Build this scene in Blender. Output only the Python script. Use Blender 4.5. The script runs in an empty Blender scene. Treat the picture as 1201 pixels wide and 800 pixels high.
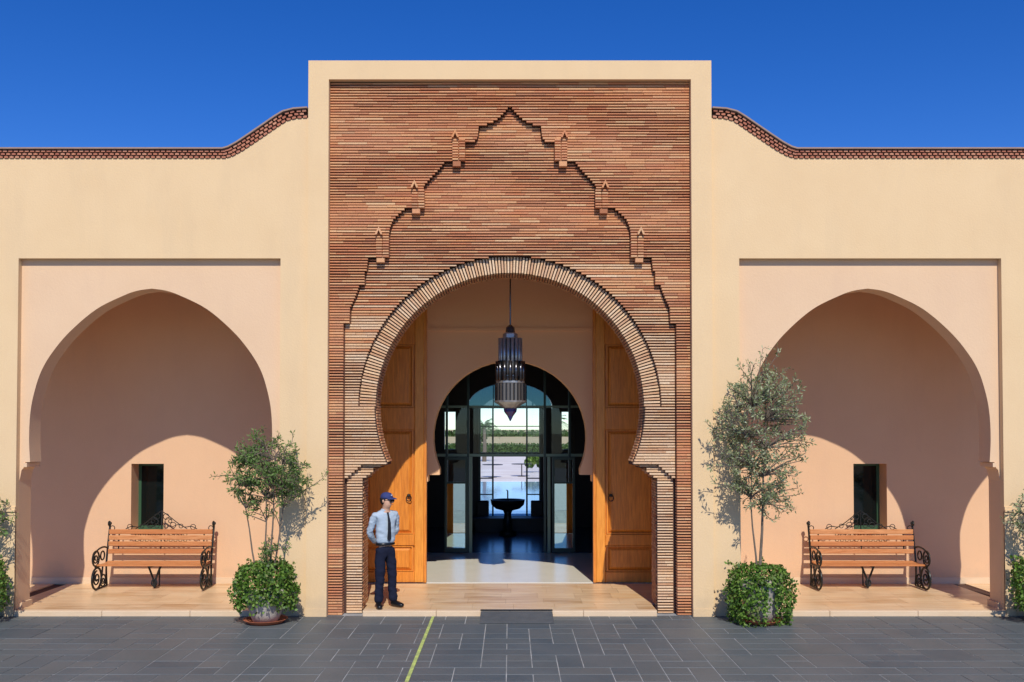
import bpy, math, random
from mathutils import Vector, Matrix
from mathutils.geometry import tessellate_polygon
random.seed(7)
R = math.radians
scene = bpy.context.scene
col = scene.collection

# ------------------------------------------------------------------ camera, world, sun, exposure
F_PX, XV, HOR, CAM_D, CAM_H, PITCH = 1092.0, 598.0, 503.0, 14.0, 2.81, R(1.3)
CY = HOR - F_PX * math.tan(PITCH)
cam_d = bpy.data.cameras.new('camera')
cam = bpy.data.objects.new('camera', cam_d)
col.objects.link(cam)
cam.location = (0, -CAM_D, CAM_H)
cam.rotation_euler = (R(90) + PITCH, 0, 0)
cam_d.sensor_width = 36
cam_d.lens = F_PX / 1201 * 36
cam_d.shift_x = (600.5 - XV) / 1201
cam_d.shift_y = (CY - 400) / 1201
cam_d.clip_start = 0.1
cam_d.clip_end = 6000
scene.camera = cam

LDIR = Vector((-0.11, 1.0, -0.96)).normalized()      # the way the sunlight travels
SUN_EL = math.asin(-LDIR.z)
world = bpy.data.worlds.new('World')
scene.world = world
world.use_nodes = True
wn = world.node_tree
wn.nodes.clear()
wo = wn.nodes.new('ShaderNodeOutputWorld')
bg = wn.nodes.new('ShaderNodeBackground')
sky = wn.nodes.new('ShaderNodeTexSky')
sky.sky_type = 'NISHITA'
sky.sun_disc = False
sky.sun_elevation = SUN_EL
sky.sun_rotation = math.atan2(-LDIR.x, -LDIR.y)
sky.altitude = 1200
sky.air_density = 0.9
sky.dust_density = 0.05
sky.ozone_density = 4.5
hs = wn.nodes.new('ShaderNodeHueSaturation')
hs.inputs['Saturation'].default_value = 1.31
hs.inputs['Value'].default_value = 1.62
hs.inputs['Hue'].default_value = 0.517
wn.links.new(sky.outputs[0], hs.inputs['Color'])
wn.links.new(hs.outputs[0], bg.inputs[0])
bg.inputs[1].default_value = 0.088
wn.links.new(bg.outputs[0], wo.inputs[0])

sl = bpy.data.lights.new('sun', 'SUN')
sl.energy = 4.1
sl.angle = R(0.5)
sl.color = (1.0, 0.95, 0.86)
so = bpy.data.objects.new('sun', sl)
col.objects.link(so)
so.location = (3, -20, 20)
so.rotation_euler = LDIR.to_track_quat('-Z', 'Y').to_euler()
scene.view_settings.view_transform = 'Standard'
scene.view_settings.look = 'None'
scene.view_settings.exposure = 0
scene.view_settings.gamma = 1
scene.cycles.max_bounces = 10
scene.cycles.diffuse_bounces = 7
scene.cycles.transparent_max_bounces = 12


def U(px, py, Y):
    """point of the photograph -> (X, Z) on the upright plane at depth Y"""
    u, v = (px - XV) / F_PX, (CY - py) / F_PX
    cp, sp = math.cos(PITCH), math.sin(PITCH)
    t = (Y + CAM_D) / (cp - v * sp)
    return u * t, CAM_H + (sp + v * cp) * t


def UZ(py, Y):
    return U(XV, py, Y)[1]


# ------------------------------------------------------------------ materials
def mat(name, base, c2=None, var=0.5, scale=3.0, rough=0.8, bump=0.0, bscale=60.0, metal=0.0,
        tints=None, stretch=(1, 1, 1), spec=0.4, fine=0.0, stain=None, stain_amt=0.0, coat=0.0):
    m = bpy.data.materials.new(name)
    m.use_nodes = True
    nt = m.node_tree
    N, L = nt.nodes, nt.links
    b = N['Principled BSDF']
    b.inputs['Roughness'].default_value = rough
    b.inputs['Metallic'].default_value = metal
    b.inputs['Specular IOR Level'].default_value = spec
    if coat:
        b.inputs['Coat Weight'].default_value = coat
    geo = N.new('ShaderNodeNewGeometry')
    mp = N.new('ShaderNodeMapping')
    mp.inputs['Scale'].default_value = stretch
    L.new(geo.outputs['Position'], mp.inputs['Vector'])
    vec = mp.outputs[0]

    def mix(a, bb, fac, mode='MIX'):
        x = N.new('ShaderNodeMix')
        x.data_type = 'RGBA'
        x.blend_type = mode
        for s, v in ((x.inputs[0], fac), (x.inputs[6], a), (x.inputs[7], bb)):
            if hasattr(v, 'links'):
                L.new(v, s)
            elif isinstance(v, tuple):
                s.default_value = (*v[:3], 1)
            else:
                s.default_value = v
        return x.outputs[2]
    colr = tuple(base)
    if tints:
        at = N.new('ShaderNodeAttribute')
        at.attribute_name = 'tint'
        oi = N.new('ShaderNodeObjectInfo')
        ad = N.new('ShaderNodeMath')
        ad.operation = 'ADD'
        L.new(at.outputs['Fac'], ad.inputs[0])
        L.new(oi.outputs['Random'], ad.inputs[1])
        fr = N.new('ShaderNodeMath')
        fr.operation = 'FRACT'
        L.new(ad.outputs[0], fr.inputs[0])
        cr = N.new('ShaderNodeValToRGB')
        cr.color_ramp.interpolation = 'LINEAR'
        el = cr.color_ramp.elements
        while len(el) < len(tints):
            el.new(0.5)
        for i, t in enumerate(tints):
            el[i].position = i / (len(tints) - 1)
            el[i].color = (*t, 1)
        L.new(fr.outputs[0], cr.inputs[0])
        colr = cr.outputs[0]
    if c2 is not None:
        n = N.new('ShaderNodeTexNoise')
        n.inputs['Scale'].default_value = scale
        n.inputs['Detail'].default_value = 6
        n.inputs['Roughness'].default_value = 0.6
        L.new(vec, n.inputs['Vector'])
        mr = N.new('ShaderNodeMapRange')
        mr.inputs[1].default_value = 0.32
        mr.inputs[2].default_value = 0.68
        mr.inputs[3].default_value = 0.0
        mr.inputs[4].default_value = var
        L.new(n.outputs['Fac'], mr.inputs[0])
        colr = mix(colr, tuple(c2), mr.outputs[0])
    if stain is not None:
        n = N.new('ShaderNodeTexNoise')
        n.inputs['Scale'].default_value = 0.7
        n.inputs['Detail'].default_value = 8
        n.inputs['Roughness'].default_value = 0.7
        mp2 = N.new('ShaderNodeMapping')
        mp2.inputs['Scale'].default_value = (2.4, 2.4, 0.5)
        L.new(geo.outputs['Position'], mp2.inputs['Vector'])
        L.new(mp2.outputs[0], n.inputs['Vector'])
        mr = N.new('ShaderNodeMapRange')
        mr.inputs[1].default_value = 0.5
        mr.inputs[2].default_value = 0.72
        mr.inputs[4].default_value = stain_amt
        L.new(n.outputs['Fac'], mr.inputs[0])
        colr = mix(colr, tuple(stain), mr.outputs[0])
    if stain is not None:
        sx = N.new('ShaderNodeSeparateXYZ')
        L.new(geo.outputs['Position'], sx.inputs[0])
        n = N.new('ShaderNodeTexNoise')
        n.inputs['Scale'].default_value = 3.5
        n.inputs['Detail'].default_value = 7
        L.new(geo.outputs['Position'], n.inputs['Vector'])
        sb = N.new('ShaderNodeMath')
        sb.operation = 'MULTIPLY_ADD'
        sb.inputs[1].default_value = -1.1
        L.new(n.outputs['Fac'], sb.inputs[0])
        L.new(sx.outputs[2], sb.inputs[2])
        mr = N.new('ShaderNodeMapRange')
        mr.inputs[1].default_value = -0.45
        mr.inputs[2].default_value = -0.15
        mr.inputs[3].default_value = 0.30
        mr.inputs[4].default_value = 0.0
        L.new(sb.outputs[0], mr.inputs[0])
        colr = mix(colr, (0.42, 0.33, 0.23), mr.outputs[0])
    if fine:
        n = N.new('ShaderNodeTexNoise')
        n.inputs['Scale'].default_value = 90
        n.inputs['Detail'].default_value = 4
        L.new(vec, n.inputs['Vector'])
        mr = N.new('ShaderNodeMapRange')
        mr.inputs[1].default_value = 0.3
        mr.inputs[2].default_value = 0.7
        mr.inputs[3].default_value = 1 - fine
        mr.inputs[4].default_value = 1 + fine
        L.new(n.outputs['Fac'], mr.inputs[0])
        sc_ = N.new('ShaderNodeVectorMath')
        sc_.operation = 'SCALE'
        if isinstance(colr, tuple):
            sc_.inputs[0].default_value = colr[:3]
        else:
            L.new(colr, sc_.inputs[0])
        L.new(mr.outputs[0], sc_.inputs[3])
        colr = sc_.outputs[0]
    if isinstance(colr, tuple):
        b.inputs['Base Color'].default_value = (*colr[:3], 1)
    else:
        L.new(colr, b.inputs['Base Color'])
    if bump:
        n = N.new('ShaderNodeTexNoise')
        n.inputs['Scale'].default_value = bscale
        n.inputs['Detail'].default_value = 5
        L.new(vec, n.inputs['Vector'])
        bp = N.new('ShaderNodeBump')
        bp.inputs['Strength'].default_value = bump
        bp.inputs['Distance'].default_value = 0.01
        L.new(n.outputs['Fac'], bp.inputs['Height'])
        L.new(bp.outputs[0], b.inputs['Normal'])
    return m


M = {}
M['stucco'] = mat('cream stucco', (0.765, 0.55, 0.312), (0.715, 0.50, 0.275), 0.6, 1.3, 0.9, 0.25, 35, stain=(0.60, 0.44, 0.27), stain_amt=0.28, fine=0.05)
M['panel'] = mat('pink cream stucco', (0.755, 0.522, 0.325), (0.705, 0.475, 0.29), 0.6, 1.1, 0.9, 0.25, 35, stain=(0.62, 0.41, 0.28), stain_amt=0.25, fine=0.05)
M['bay'] = mat('rose stucco', (0.715, 0.458, 0.272), (0.655, 0.405, 0.235), 0.5, 1.0, 0.9, 0.2, 35, stain=(0.58, 0.36, 0.25), stain_amt=0.25, fine=0.05)
M['hall'] = mat('salmon stucco', (0.88, 0.54, 0.30), (0.83, 0.49, 0.26), 0.5, 1.2, 0.9, 0.2, 35, fine=0.04)
M['brick'] = mat('thin clay brick', (0.5, 0.25, 0.17), (0.60, 0.36, 0.22), 0.3, 1.2, 0.85, 0.5, 90, fine=0.22,
                 tints=[(0.64, 0.275, 0.11), (0.47, 0.165, 0.072), (0.72, 0.39, 0.18), (0.60, 0.225, 0.095), (0.37, 0.135, 0.06), (0.76, 0.46, 0.235), (0.58, 0.205, 0.088), (0.68, 0.33, 0.145)])
M['brick_red'] = mat('dark red cornice brick', (0.4, 0.14, 0.08), (0.5, 0.22, 0.14), 0.4, 4.0, 0.85, 0.5, 90, fine=0.2,
                     tints=[(0.42, 0.14, 0.075), (0.50, 0.20, 0.11), (0.34, 0.10, 0.06), (0.56, 0.27, 0.16), (0.44, 0.15, 0.085)])
M['brick_pale'] = mat('pale clay brick', (0.6, 0.35, 0.25), (0.66, 0.50, 0.36), 0.4, 4.0, 0.85, 0.5, 90, fine=0.2,
                      tints=[(0.74, 0.45, 0.235), (0.64, 0.35, 0.17), (0.79, 0.53, 0.30), (0.66, 0.37, 0.185), (0.54, 0.27, 0.13), (0.81, 0.57, 0.35), (0.70, 0.42, 0.22)])
M['mortar'] = mat('dark recessed mortar', (0.075, 0.035, 0.024), (0.11, 0.055, 0.038), 0.6, 9, 0.95, 0.4, 80)
M['cap'] = mat('weathered cap mortar', (0.36, 0.25, 0.20), (0.28, 0.18, 0.14), 0.6, 7, 0.9, 0.4, 60)
M['wood'] = mat('varnished cedar', (0.80, 0.285, 0.035), (0.50, 0.14, 0.014), 0.85, 3.2, 0.42, 0.12, 30, stretch=(14, 14, 1.1), fine=0.12, spec=0.5)
M['wood_light'] = mat('pale varnished cedar', (0.84, 0.34, 0.05), (0.60, 0.20, 0.02), 0.85, 3.2, 0.4, 0.12, 30, stretch=(14, 14, 1.1), fine=0.1, spec=0.5)
M['slat'] = mat('varnished bench slat', (0.62, 0.25, 0.085), (0.43, 0.145, 0.04), 0.8, 4, 0.45, 0.12, 30, stretch=(1.2, 12, 12), fine=0.12,
                tints=[(0.62, 0.27, 0.10), (0.54, 0.20, 0.07), (0.68, 0.33, 0.14), (0.58, 0.235, 0.085)])
M['iron'] = mat('black wrought iron', (0.012, 0.013, 0.012), (0.03, 0.035, 0.033), 0.6, 20, 0.4, 0.2, 80, metal=0.3)
M['slate'] = mat('slate paving tile', (0.1, 0.1, 0.11), (0.145, 0.156, 0.158), 0.5, 1.1, 0.55, 0.35, 24, fine=0.16, spec=0.5,
                 tints=[(0.074, 0.094, 0.106), (0.098, 0.114, 0.118), (0.062, 0.082, 0.095), (0.112, 0.120, 0.118), (0.080, 0.100, 0.111), (0.094, 0.107, 0.108)])
M['grout'] = mat('pale grout', (0.46, 0.47, 0.47), (0.17, 0.18, 0.185), 0.9, 2.2, 0.9, 0.3, 60)
M['travertine'] = mat('honey travertine', (0.52, 0.32, 0.165), (0.80, 0.60, 0.37), 0.95, 1.7, 0.35, 0.1, 30, stretch=(0.8, 4.5, 4.5), fine=0.08, spec=0.5,
                      tints=[(0.58, 0.35, 0.16), (0.72, 0.48, 0.26), (0.46, 0.25, 0.10), (0.64, 0.41, 0.22), (0.68, 0.41, 0.18)])
M['nosing'] = mat('pale travertine edging', (0.66, 0.48, 0.30), (0.72, 0.54, 0.36), 0.9, 3, 0.45, 0.1, 30, stretch=(1, 5, 5), fine=0.08)
M['marble'] = mat('cream marble floor', (0.84, 0.79, 0.66), (0.76, 0.71, 0.58), 0.6, 2.0, 0.22, 0.02, 10, spec=0.5, fine=0.03)
M['darkfloor'] = mat('polished slate floor', (0.085, 0.11, 0.14), (0.12, 0.145, 0.175), 0.6, 2.0, 0.2, 0.05, 10, spec=1.0)
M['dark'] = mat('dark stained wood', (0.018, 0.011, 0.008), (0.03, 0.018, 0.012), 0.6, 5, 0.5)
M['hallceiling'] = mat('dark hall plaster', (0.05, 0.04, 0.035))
M['green'] = mat('green window frame', (0.035, 0.09, 0.045), rough=0.4)
M['glazing'] = mat('dark green aluminium', (0.02, 0.035, 0.03), rough=0.35, metal=0.4)
M['glazing_pale'] = mat('pale green aluminium', (0.12, 0.16, 0.12), rough=0.35, metal=0.4)
M['pot'] = mat('whitewashed pot', (0.50, 0.46, 0.40), (0.33, 0.29, 0.24), 0.8, 9, 0.8, 0.4, 50)
M['terracotta'] = mat('terracotta', (0.42, 0.13, 0.06), (0.32, 0.09, 0.045), 0.6, 9, 0.8, 0.2, 50)
M['bark'] = mat('grey brown bark', (0.20, 0.155, 0.115), (0.11, 0.085, 0.065), 0.8, 14, 0.9, 0.6, 60)
M['soil'] = mat('dark soil', (0.05, 0.035, 0.025), rough=0.95)


def leafmat(name, tints, trans=0.25, rough=0.5):
    m = mat(name, tints[0], tints=tints, rough=rough, spec=0.35, fine=0.1)
    nt = m.node_tree
    b = nt.nodes['Principled BSDF']
    tr = nt.nodes.new('ShaderNodeBsdfTranslucent')
    mx = nt.nodes.new('ShaderNodeMixShader')
    mx.inputs[0].default_value = trans
    src = b.inputs['Base Color'].links[0].from_socket
    nt.links.new(src, tr.inputs[0])
    nt.links.new(b.outputs[0], mx.inputs[1])
    nt.links.new(tr.outputs[0], mx.inputs[2])
    nt.links.new(mx.outputs[0], nt.nodes['Material Output'].inputs[0])
    return m


M['leaf_green'] = leafmat('deep green leaves', [(0.10, 0.19, 0.035), (0.15, 0.26, 0.06), (0.05, 0.11, 0.02), (0.26, 0.36, 0.12), (0.11, 0.21, 0.045)], 0.3, 0.65)
M['leaf_olive'] = leafmat('silver olive leaves', [(0.22, 0.28, 0.11), (0.40, 0.45, 0.25), (0.11, 0.16, 0.05), (0.30, 0.36, 0.16), (0.56, 0.59, 0.40), (0.17, 0.23, 0.08)], 0.3, 0.6)
M['leaf_ivy'] = leafmat('bright ground ivy leaves', [(0.08, 0.18, 0.02), (0.15, 0.28, 0.03), (0.035, 0.09, 0.012), (0.27, 0.40, 0.08), (0.09, 0.19, 0.02), (0.05, 0.12, 0.015), (0.20, 0.22, 0.06)])
M['leaf_hedge'] = leafmat('hedge leaves', [(0.06, 0.12, 0.03), (0.09, 0.16, 0.04), (0.05, 0.09, 0.02)])


def glassmat(name, tint, gloss=0.3, gcol=(0.8, 0.95, 1.0), rough=0.01):
    m = bpy.data.materials.new(name)
    m.use_nodes = True
    nt = m.node_tree
    nt.nodes.remove(nt.nodes['Principled BSDF'])
    t = nt.nodes.new('ShaderNodeBsdfTransparent')
    t.inputs[0].default_value = (*tint, 1)
    g = nt.nodes.new('ShaderNodeBsdfGlossy')
    g.inputs[0].default_value = (*gcol, 1)
    g.inputs['Roughness'].default_value = rough
    mx = nt.nodes.new('ShaderNodeMixShader')
    mx.inputs[0].default_value = gloss
    nt.links.new(t.outputs[0], mx.inputs[1])
    nt.links.new(g.outputs[0], mx.inputs[2])
    nt.links.new(mx.outputs[0], nt.nodes['Material Output'].inputs[0])
    return m


M['glass'] = glassmat('clear glass', (0.95, 0.975, 0.98), 0.018)
M['glass_tint'] = glassmat('tinted fanlight glass', (0.22, 0.33, 0.37), 0.08)
M['glass_mirror'] = glassmat('reflective door glass', (0.35, 0.45, 0.45), 0.55, (0.75, 1.0, 0.95))
M['glass_dark'] = mat('dark window glass', (0.004, 0.007, 0.007), rough=0.05, spec=0.3)


# ------------------------------------------------------------------ mesh helpers
def tag(o, label=None, cat=None, group=None, kind=None):
    if label:
        o['label'] = label
    if cat:
        o['category'] = cat
    if group:
        o['group'] = group
    if kind:
        o['kind'] = kind
    return o


def empty(name, loc=(0, 0, 0), **k):
    o = bpy.data.objects.new(name, None)
    o.empty_display_size = 0.2
    col.objects.link(o)
    o.location = loc
    return tag(o, **k)


def root_loc(o):
    v = Vector((0, 0, 0))
    while o is not None:
        v += Vector(o.location)
        o = o.parent
    return v


class MB:
    def __init__(s):
        s.v, s.f, s.t = [], [], []

    def add(s, vs, fs, tint=0.0):
        n = len(s.v)
        s.v.extend([tuple(p) for p in vs])
        s.f.extend([tuple(i + n for i in f) for f in fs])
        s.t.extend([tint] * len(fs))
        return s

    def box(s, x0, x1, y0, y1, z0, z1, tint=0.0, mtx=None):
        if x0 > x1:
            x0, x1 = x1, x0
        vs = [(x0, y0, z0), (x1, y0, z0), (x1, y1, z0), (x0, y1, z0), (x0, y0, z1), (x1, y0, z1), (x1, y1, z1), (x0, y1, z1)]
        if mtx is not None:
            vs = [mtx @ Vector(p) for p in vs]
        return s.add(vs, [(0, 3, 2, 1), (4, 5, 6, 7), (0, 1, 5, 4), (1, 2, 6, 5), (2, 3, 7, 6), (3, 0, 4, 7)], tint)

    def bbox(s, x0, x1, y0, y1, z0, z1, b=0.01, tint=0.0, mtx=None):
        """box whose front (-y) and top faces are chamfered"""
        if x0 > x1:
            x0, x1 = x1, x0
        vs = [(x0, y1, z0), (x1, y1, z0), (x1, y1, z1), (x0, y1, z1),
              (x0, y0 + b, z0), (x1, y0 + b, z0), (x1, y0 + b, z1), (x0, y0 + b, z1),
              (x0 + b, y0, z0 + b), (x1 - b, y0, z0 + b), (x1 - b, y0, z1 - b), (x0 + b, y0, z1 - b)]
        if mtx is not None:
            vs = [mtx @ Vector(p) for p in vs]
        fs = [(0, 3, 2, 1), (0, 1, 5, 4), (1, 2, 6, 5), (2, 3, 7, 6), (3, 0, 4, 7),
              (4, 5, 9, 8), (5, 6, 10, 9), (6, 7, 11, 10), (7, 4, 8, 11), (8, 9, 10, 11)]
        return s.add(vs, fs, tint)

    def prism(s, loops, y0, y1, tint=0.0, sides=True):
        """loops: [outer, hole...] of (x, z); extruded from y0 to y1"""
        flat = [p for l in loops for p in l]
        tris = tessellate_polygon([[Vector((p[0], p[1], 0)) for p in l] for l in loops])
        n = len(flat)
        vs = [(p[0], y0, p[1]) for p in flat] + [(p[0], y1, p[1]) for p in flat]
        fs = []
        for t in tris:
            a, b, c = [flat[i] for i in t]
            cr = (b[0] - a[0]) * (c[1] - a[1]) - (b[1] - a[1]) * (c[0] - a[0])
            t = tuple(t) if cr > 0 else tuple(reversed(t))
            fs.append(t)
            fs.append(tuple(i + n for i in reversed(t)))
        if sides:
            k = 0
            for li, l in enumerate(loops):
                area = sum(l[i][0] * l[(i + 1) % len(l)][1] - l[(i + 1) % len(l)][0] * l[i][1] for i in range(len(l)))
                ccw = area > 0
                for i in range(len(l)):
                    a, b = k + i, k + (i + 1) % len(l)
                    q = (a, a + n, b + n, b) if (ccw == (li == 0)) else (b, b + n, a + n, a)
                    fs.append(q)
                k += len(l)
        return s.add(vs, fs, tint)

    def tube(s, pts, r, n=6, tint=0.0, caps=True):
        pts = [Vector(p) for p in pts]
        rs = r if isinstance(r, (list, tuple)) else [r] * len(pts)
        vs, fs = [], []
        ref = Vector((0.31, 0.17, 0.93)).normalized()
        for i, p in enumerate(pts):
            d = (pts[min(i + 1, len(pts) - 1)] - pts[max(i - 1, 0)])
            d = d.normalized() if d.length > 1e-9 else Vector((0, 0, 1))
            a = d.cross(ref)
            if a.length < 0.1:
                a = d.cross(Vector((1, 0, 0)))
            a.normalize()
            b = d.cross(a)
            for k in range(n):
                t = 2 * math.pi * k / n
                vs.append(p + (a * math.cos(t) + b * math.sin(t)) * rs[i])
        for i in range(len(pts) - 1):
            for k in range(n):
                k2 = (k + 1) % n
                fs.append((i * n + k, i * n + k2, (i + 1) * n + k2, (i + 1) * n + k))
        if caps:
            fs.append(tuple(reversed(range(n))))
            fs.append(tuple((len(pts) - 1) * n + k for k in range(n)))
        return s.add(vs, fs, tint)

    def lathe(s, prof, cx=0, cy=0, n=24, tint=0.0, sq=1.0):
        vs, fs = [], []
        for (r, z) in prof:
            for k in range(n):
                t = 2 * math.pi * k / n
                vs.append((cx + r * math.cos(t), cy + sq * r * math.sin(t), z))
        for i in range(len(prof) - 1):
            for k in range(n):
                k2 = (k + 1) % n
                fs.append((i * n + k, i * n + k2, (i + 1) * n + k2, (i + 1) * n + k))
        fs.append(tuple(reversed(range(n))))
        fs.append(tuple((len(prof) - 1) * n + k for k in range(n)))
        return s.add(vs, fs, tint)

    def build(s, name, m, parent=None, smooth=False, own=None, **k):
        """own: origin of the object in world space (its mesh is moved there)"""
        me = bpy.data.meshes.new(name)
        base = root_loc(parent) if parent is not None else Vector((0, 0, 0))
        o_at = Vector(own) if own is not None else base
        me.from_pydata([tuple(Vector(p) - o_at) for p in s.v], [], s.f)
        me.materials.append(m)
        at = me.attributes.new('tint', 'FLOAT', 'FACE')
        at.data.foreach_set('value', s.t)
        if smooth:
            me.polygons.foreach_set('use_smooth', [True] * len(me.polygons))
        me.update()
        o = bpy.data.objects.new(name, me)
        col.objects.link(o)
        if parent is not None:
            o.parent = parent
        o.location = o_at - base
        return tag(o, **k)


def copy_tree(o, parent=None):
    c = o.copy()
    col.objects.link(c)
    c.parent = parent
    for ch in list(o.children):
        copy_tree(ch, c)
    return c


def spline(pts, n=6):
    """Catmull-Rom through 2D/3D points"""
    P = [Vector(p) for p in pts]
    out = []
    for i in range(len(P) - 1):
        p0, p1, p2, p3 = P[max(i - 1, 0)], P[i], P[i + 1], P[min(i + 2, len(P) - 1)]
        for k in range(n):
            t = k / n
            out.append(0.5 * ((2 * p1) + (p2 - p0) * t + (2 * p0 - 5 * p1 + 4 * p2 - p3) * t * t + (3 * p1 - p0 - 3 * p2 + p3) * t ** 3))
    out.append(P[-1])
    return out


# ================================================================== THE GROUND
g = MB().box(-1800, 1800, -500, 3500, -0.6, -0.05).build('ground', mat('dry grass plain', (0.62, 0.50, 0.27), (0.50, 0.42, 0.22), 0.8, 0.05, 0.95), kind='structure')

# forecourt: pale grout bed, slate tiles on it
PV = 0.0
paving = empty('paving', (0, 0, 0), kind='structure')
MB().box(-9.5, 9.5, -5.2, 0.9, -0.045, -0.0055).build('grout', M['grout'], paving)
CELL = 0.305
nx, ny = 58, 16
X0, Y0 = -nx * CELL / 2 - 0.04, -ny * CELL + 0.08
occ = [[False] * nx for _ in range(ny)]
tiles = []
for j in range(ny - 1, -1, -1):
    for i in range(nx):
        if occ[j][i]:
            continue
        opts = [(1, 1), (1, 1), (2, 1), (2, 1), (1, 2)]
        random.shuffle(opts)
        if random.random() < 0.12:
            opts = [(2, 2)] + opts
        for (w, h) in opts + [(1, 1)]:
            if i + w <= nx and j - h + 1 >= 0 and all(not occ[j - b][i + a] for a in range(w) for b in range(h)):
                for a in range(w):
                    for b in range(h):
                        occ[j - b][i + a] = True
                tiles.append((i, j - h + 1, w, h))
                break
tile_mesh = {}


def tile_geo(mb, w, h, x, y, z, tint):
    gx = 0.0072
    gx, gy = 0.0058, 0.0105
    a, b, c, d = x + gx, x + w * CELL - gx, y + gy, y + h * CELL - gy
    bv = 0.002
    vs = [(a, c, z - 0.03), (b, c, z - 0.03), (b, d, z - 0.03), (a, d, z - 0.03), (a, c, z - bv), (b, c, z - bv), (b, d, z - bv), (a, d, z - bv),
          (a + bv, c + bv, z), (b - bv, c + bv, z), (b - bv, d - bv, z), (a + bv, d - bv, z)]
    fs = [(0, 1, 5, 4), (1, 2, 6, 5), (2, 3, 7, 6), (3, 0, 4, 7), (4, 5, 9, 8), (5, 6, 10, 9), (6, 7, 11, 10), (7, 4, 8, 11), (8, 9, 10, 11)]
    mb.add(vs, fs, tint)


def tile_score(t):
    x, y = X0 + (t[0] + t[2] / 2) * CELL, Y0 + (t[1] + t[3] / 2) * CELL
    d = y + CAM_D
    if abs(x) > d * 0.555 or d < 10.15:
        return 1e9 + d
    return d - 0.35 * t[2] * t[3]


tiles.sort(key=tile_score)
rest = MB()
for k, (i, j, w, h) in enumerate(tiles):
    x, y = X0 + i * CELL, Y0 + j * CELL
    dz = random.uniform(-0.0012, 0.0012)
    if k < 295 and tile_score((i, j, w, h)) < 1e8:
        if (w, h) not in tile_mesh:
            mb = MB()
            tile_geo(mb, w, h, 0, 0, 0, 0.0)
            o = mb.build('tile', M['slate'], paving)
            tile_mesh[(w, h)] = o.data
        else:
            o = bpy.data.objects.new('tile', tile_mesh[(w, h)])
            col.objects.link(o)
            o.parent = paving
        o.location = (x, y, dz)
        o.rotation_euler = (random.uniform(-0.0012, 0.0012), random.uniform(-0.0012, 0.0012), 0)
    else:
        tile_geo(rest, w, h, x, y, dz, random.random())
rest.build('tile_field', M['slate'], paving, kind='stuff')


# paving past the tiles one can pick apart (behind the camera and to the sides): pattern in the material
def paved(name, tint_a, tint_b, grout, w=0.6, h=0.3):
    m = bpy.data.materials.new(name)
    m.use_nodes = True
    nt = m.node_tree
    b = nt.nodes['Principled BSDF']
    b.inputs['Roughness'].default_value = 0.5
    gp = nt.nodes.new('ShaderNodeNewGeometry')
    br = nt.nodes.new('ShaderNodeTexBrick')
    br.inputs['Color1'].default_value = (*tint_a, 1)
    br.inputs['Color2'].default_value = (*tint_b, 1)
    br.inputs['Mortar'].default_value = (*grout, 1)
    br.inputs['Scale'].default_value = 1
    br.inputs['Mortar Size'].default_value = 0.008
    br.inputs['Brick Width'].default_value = w
    br.inputs['Row Height'].default_value = h
    nt.links.new(gp.outputs['Position'], br.inputs['Vector'])
    nt.links.new(br.outputs['Color'], b.inputs['Base Color'])
    return m


mp_ = paved('slate forecourt far', (0.08, 0.088, 0.10), (0.115, 0.115, 0.12), (0.2, 0.2, 0.2))
fo = MB()
fo.box(-25, 25, -40, -5.2, -0.04, -0.004)
fo.box(-25, -9.5, -5.2, 0.9, -0.04, -0.004)
fo.box(9.5, 25, -5.2, 0.9, -0.04, -0.004)
fo.build('forecourt', mp_, kind='structure')

# lime line across the forecourt
xa, xb = -1.165, -1.115
MB().box(xa - 0.003, xa + 0.04, -7, 0.0, 0.0022, 0.0062).build('painted_line', mat('lime paint', (0.56, 0.66, 0.16), (0.26, 0.31, 0.14), 0.9, 9, 0.8), kind='structure')

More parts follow.
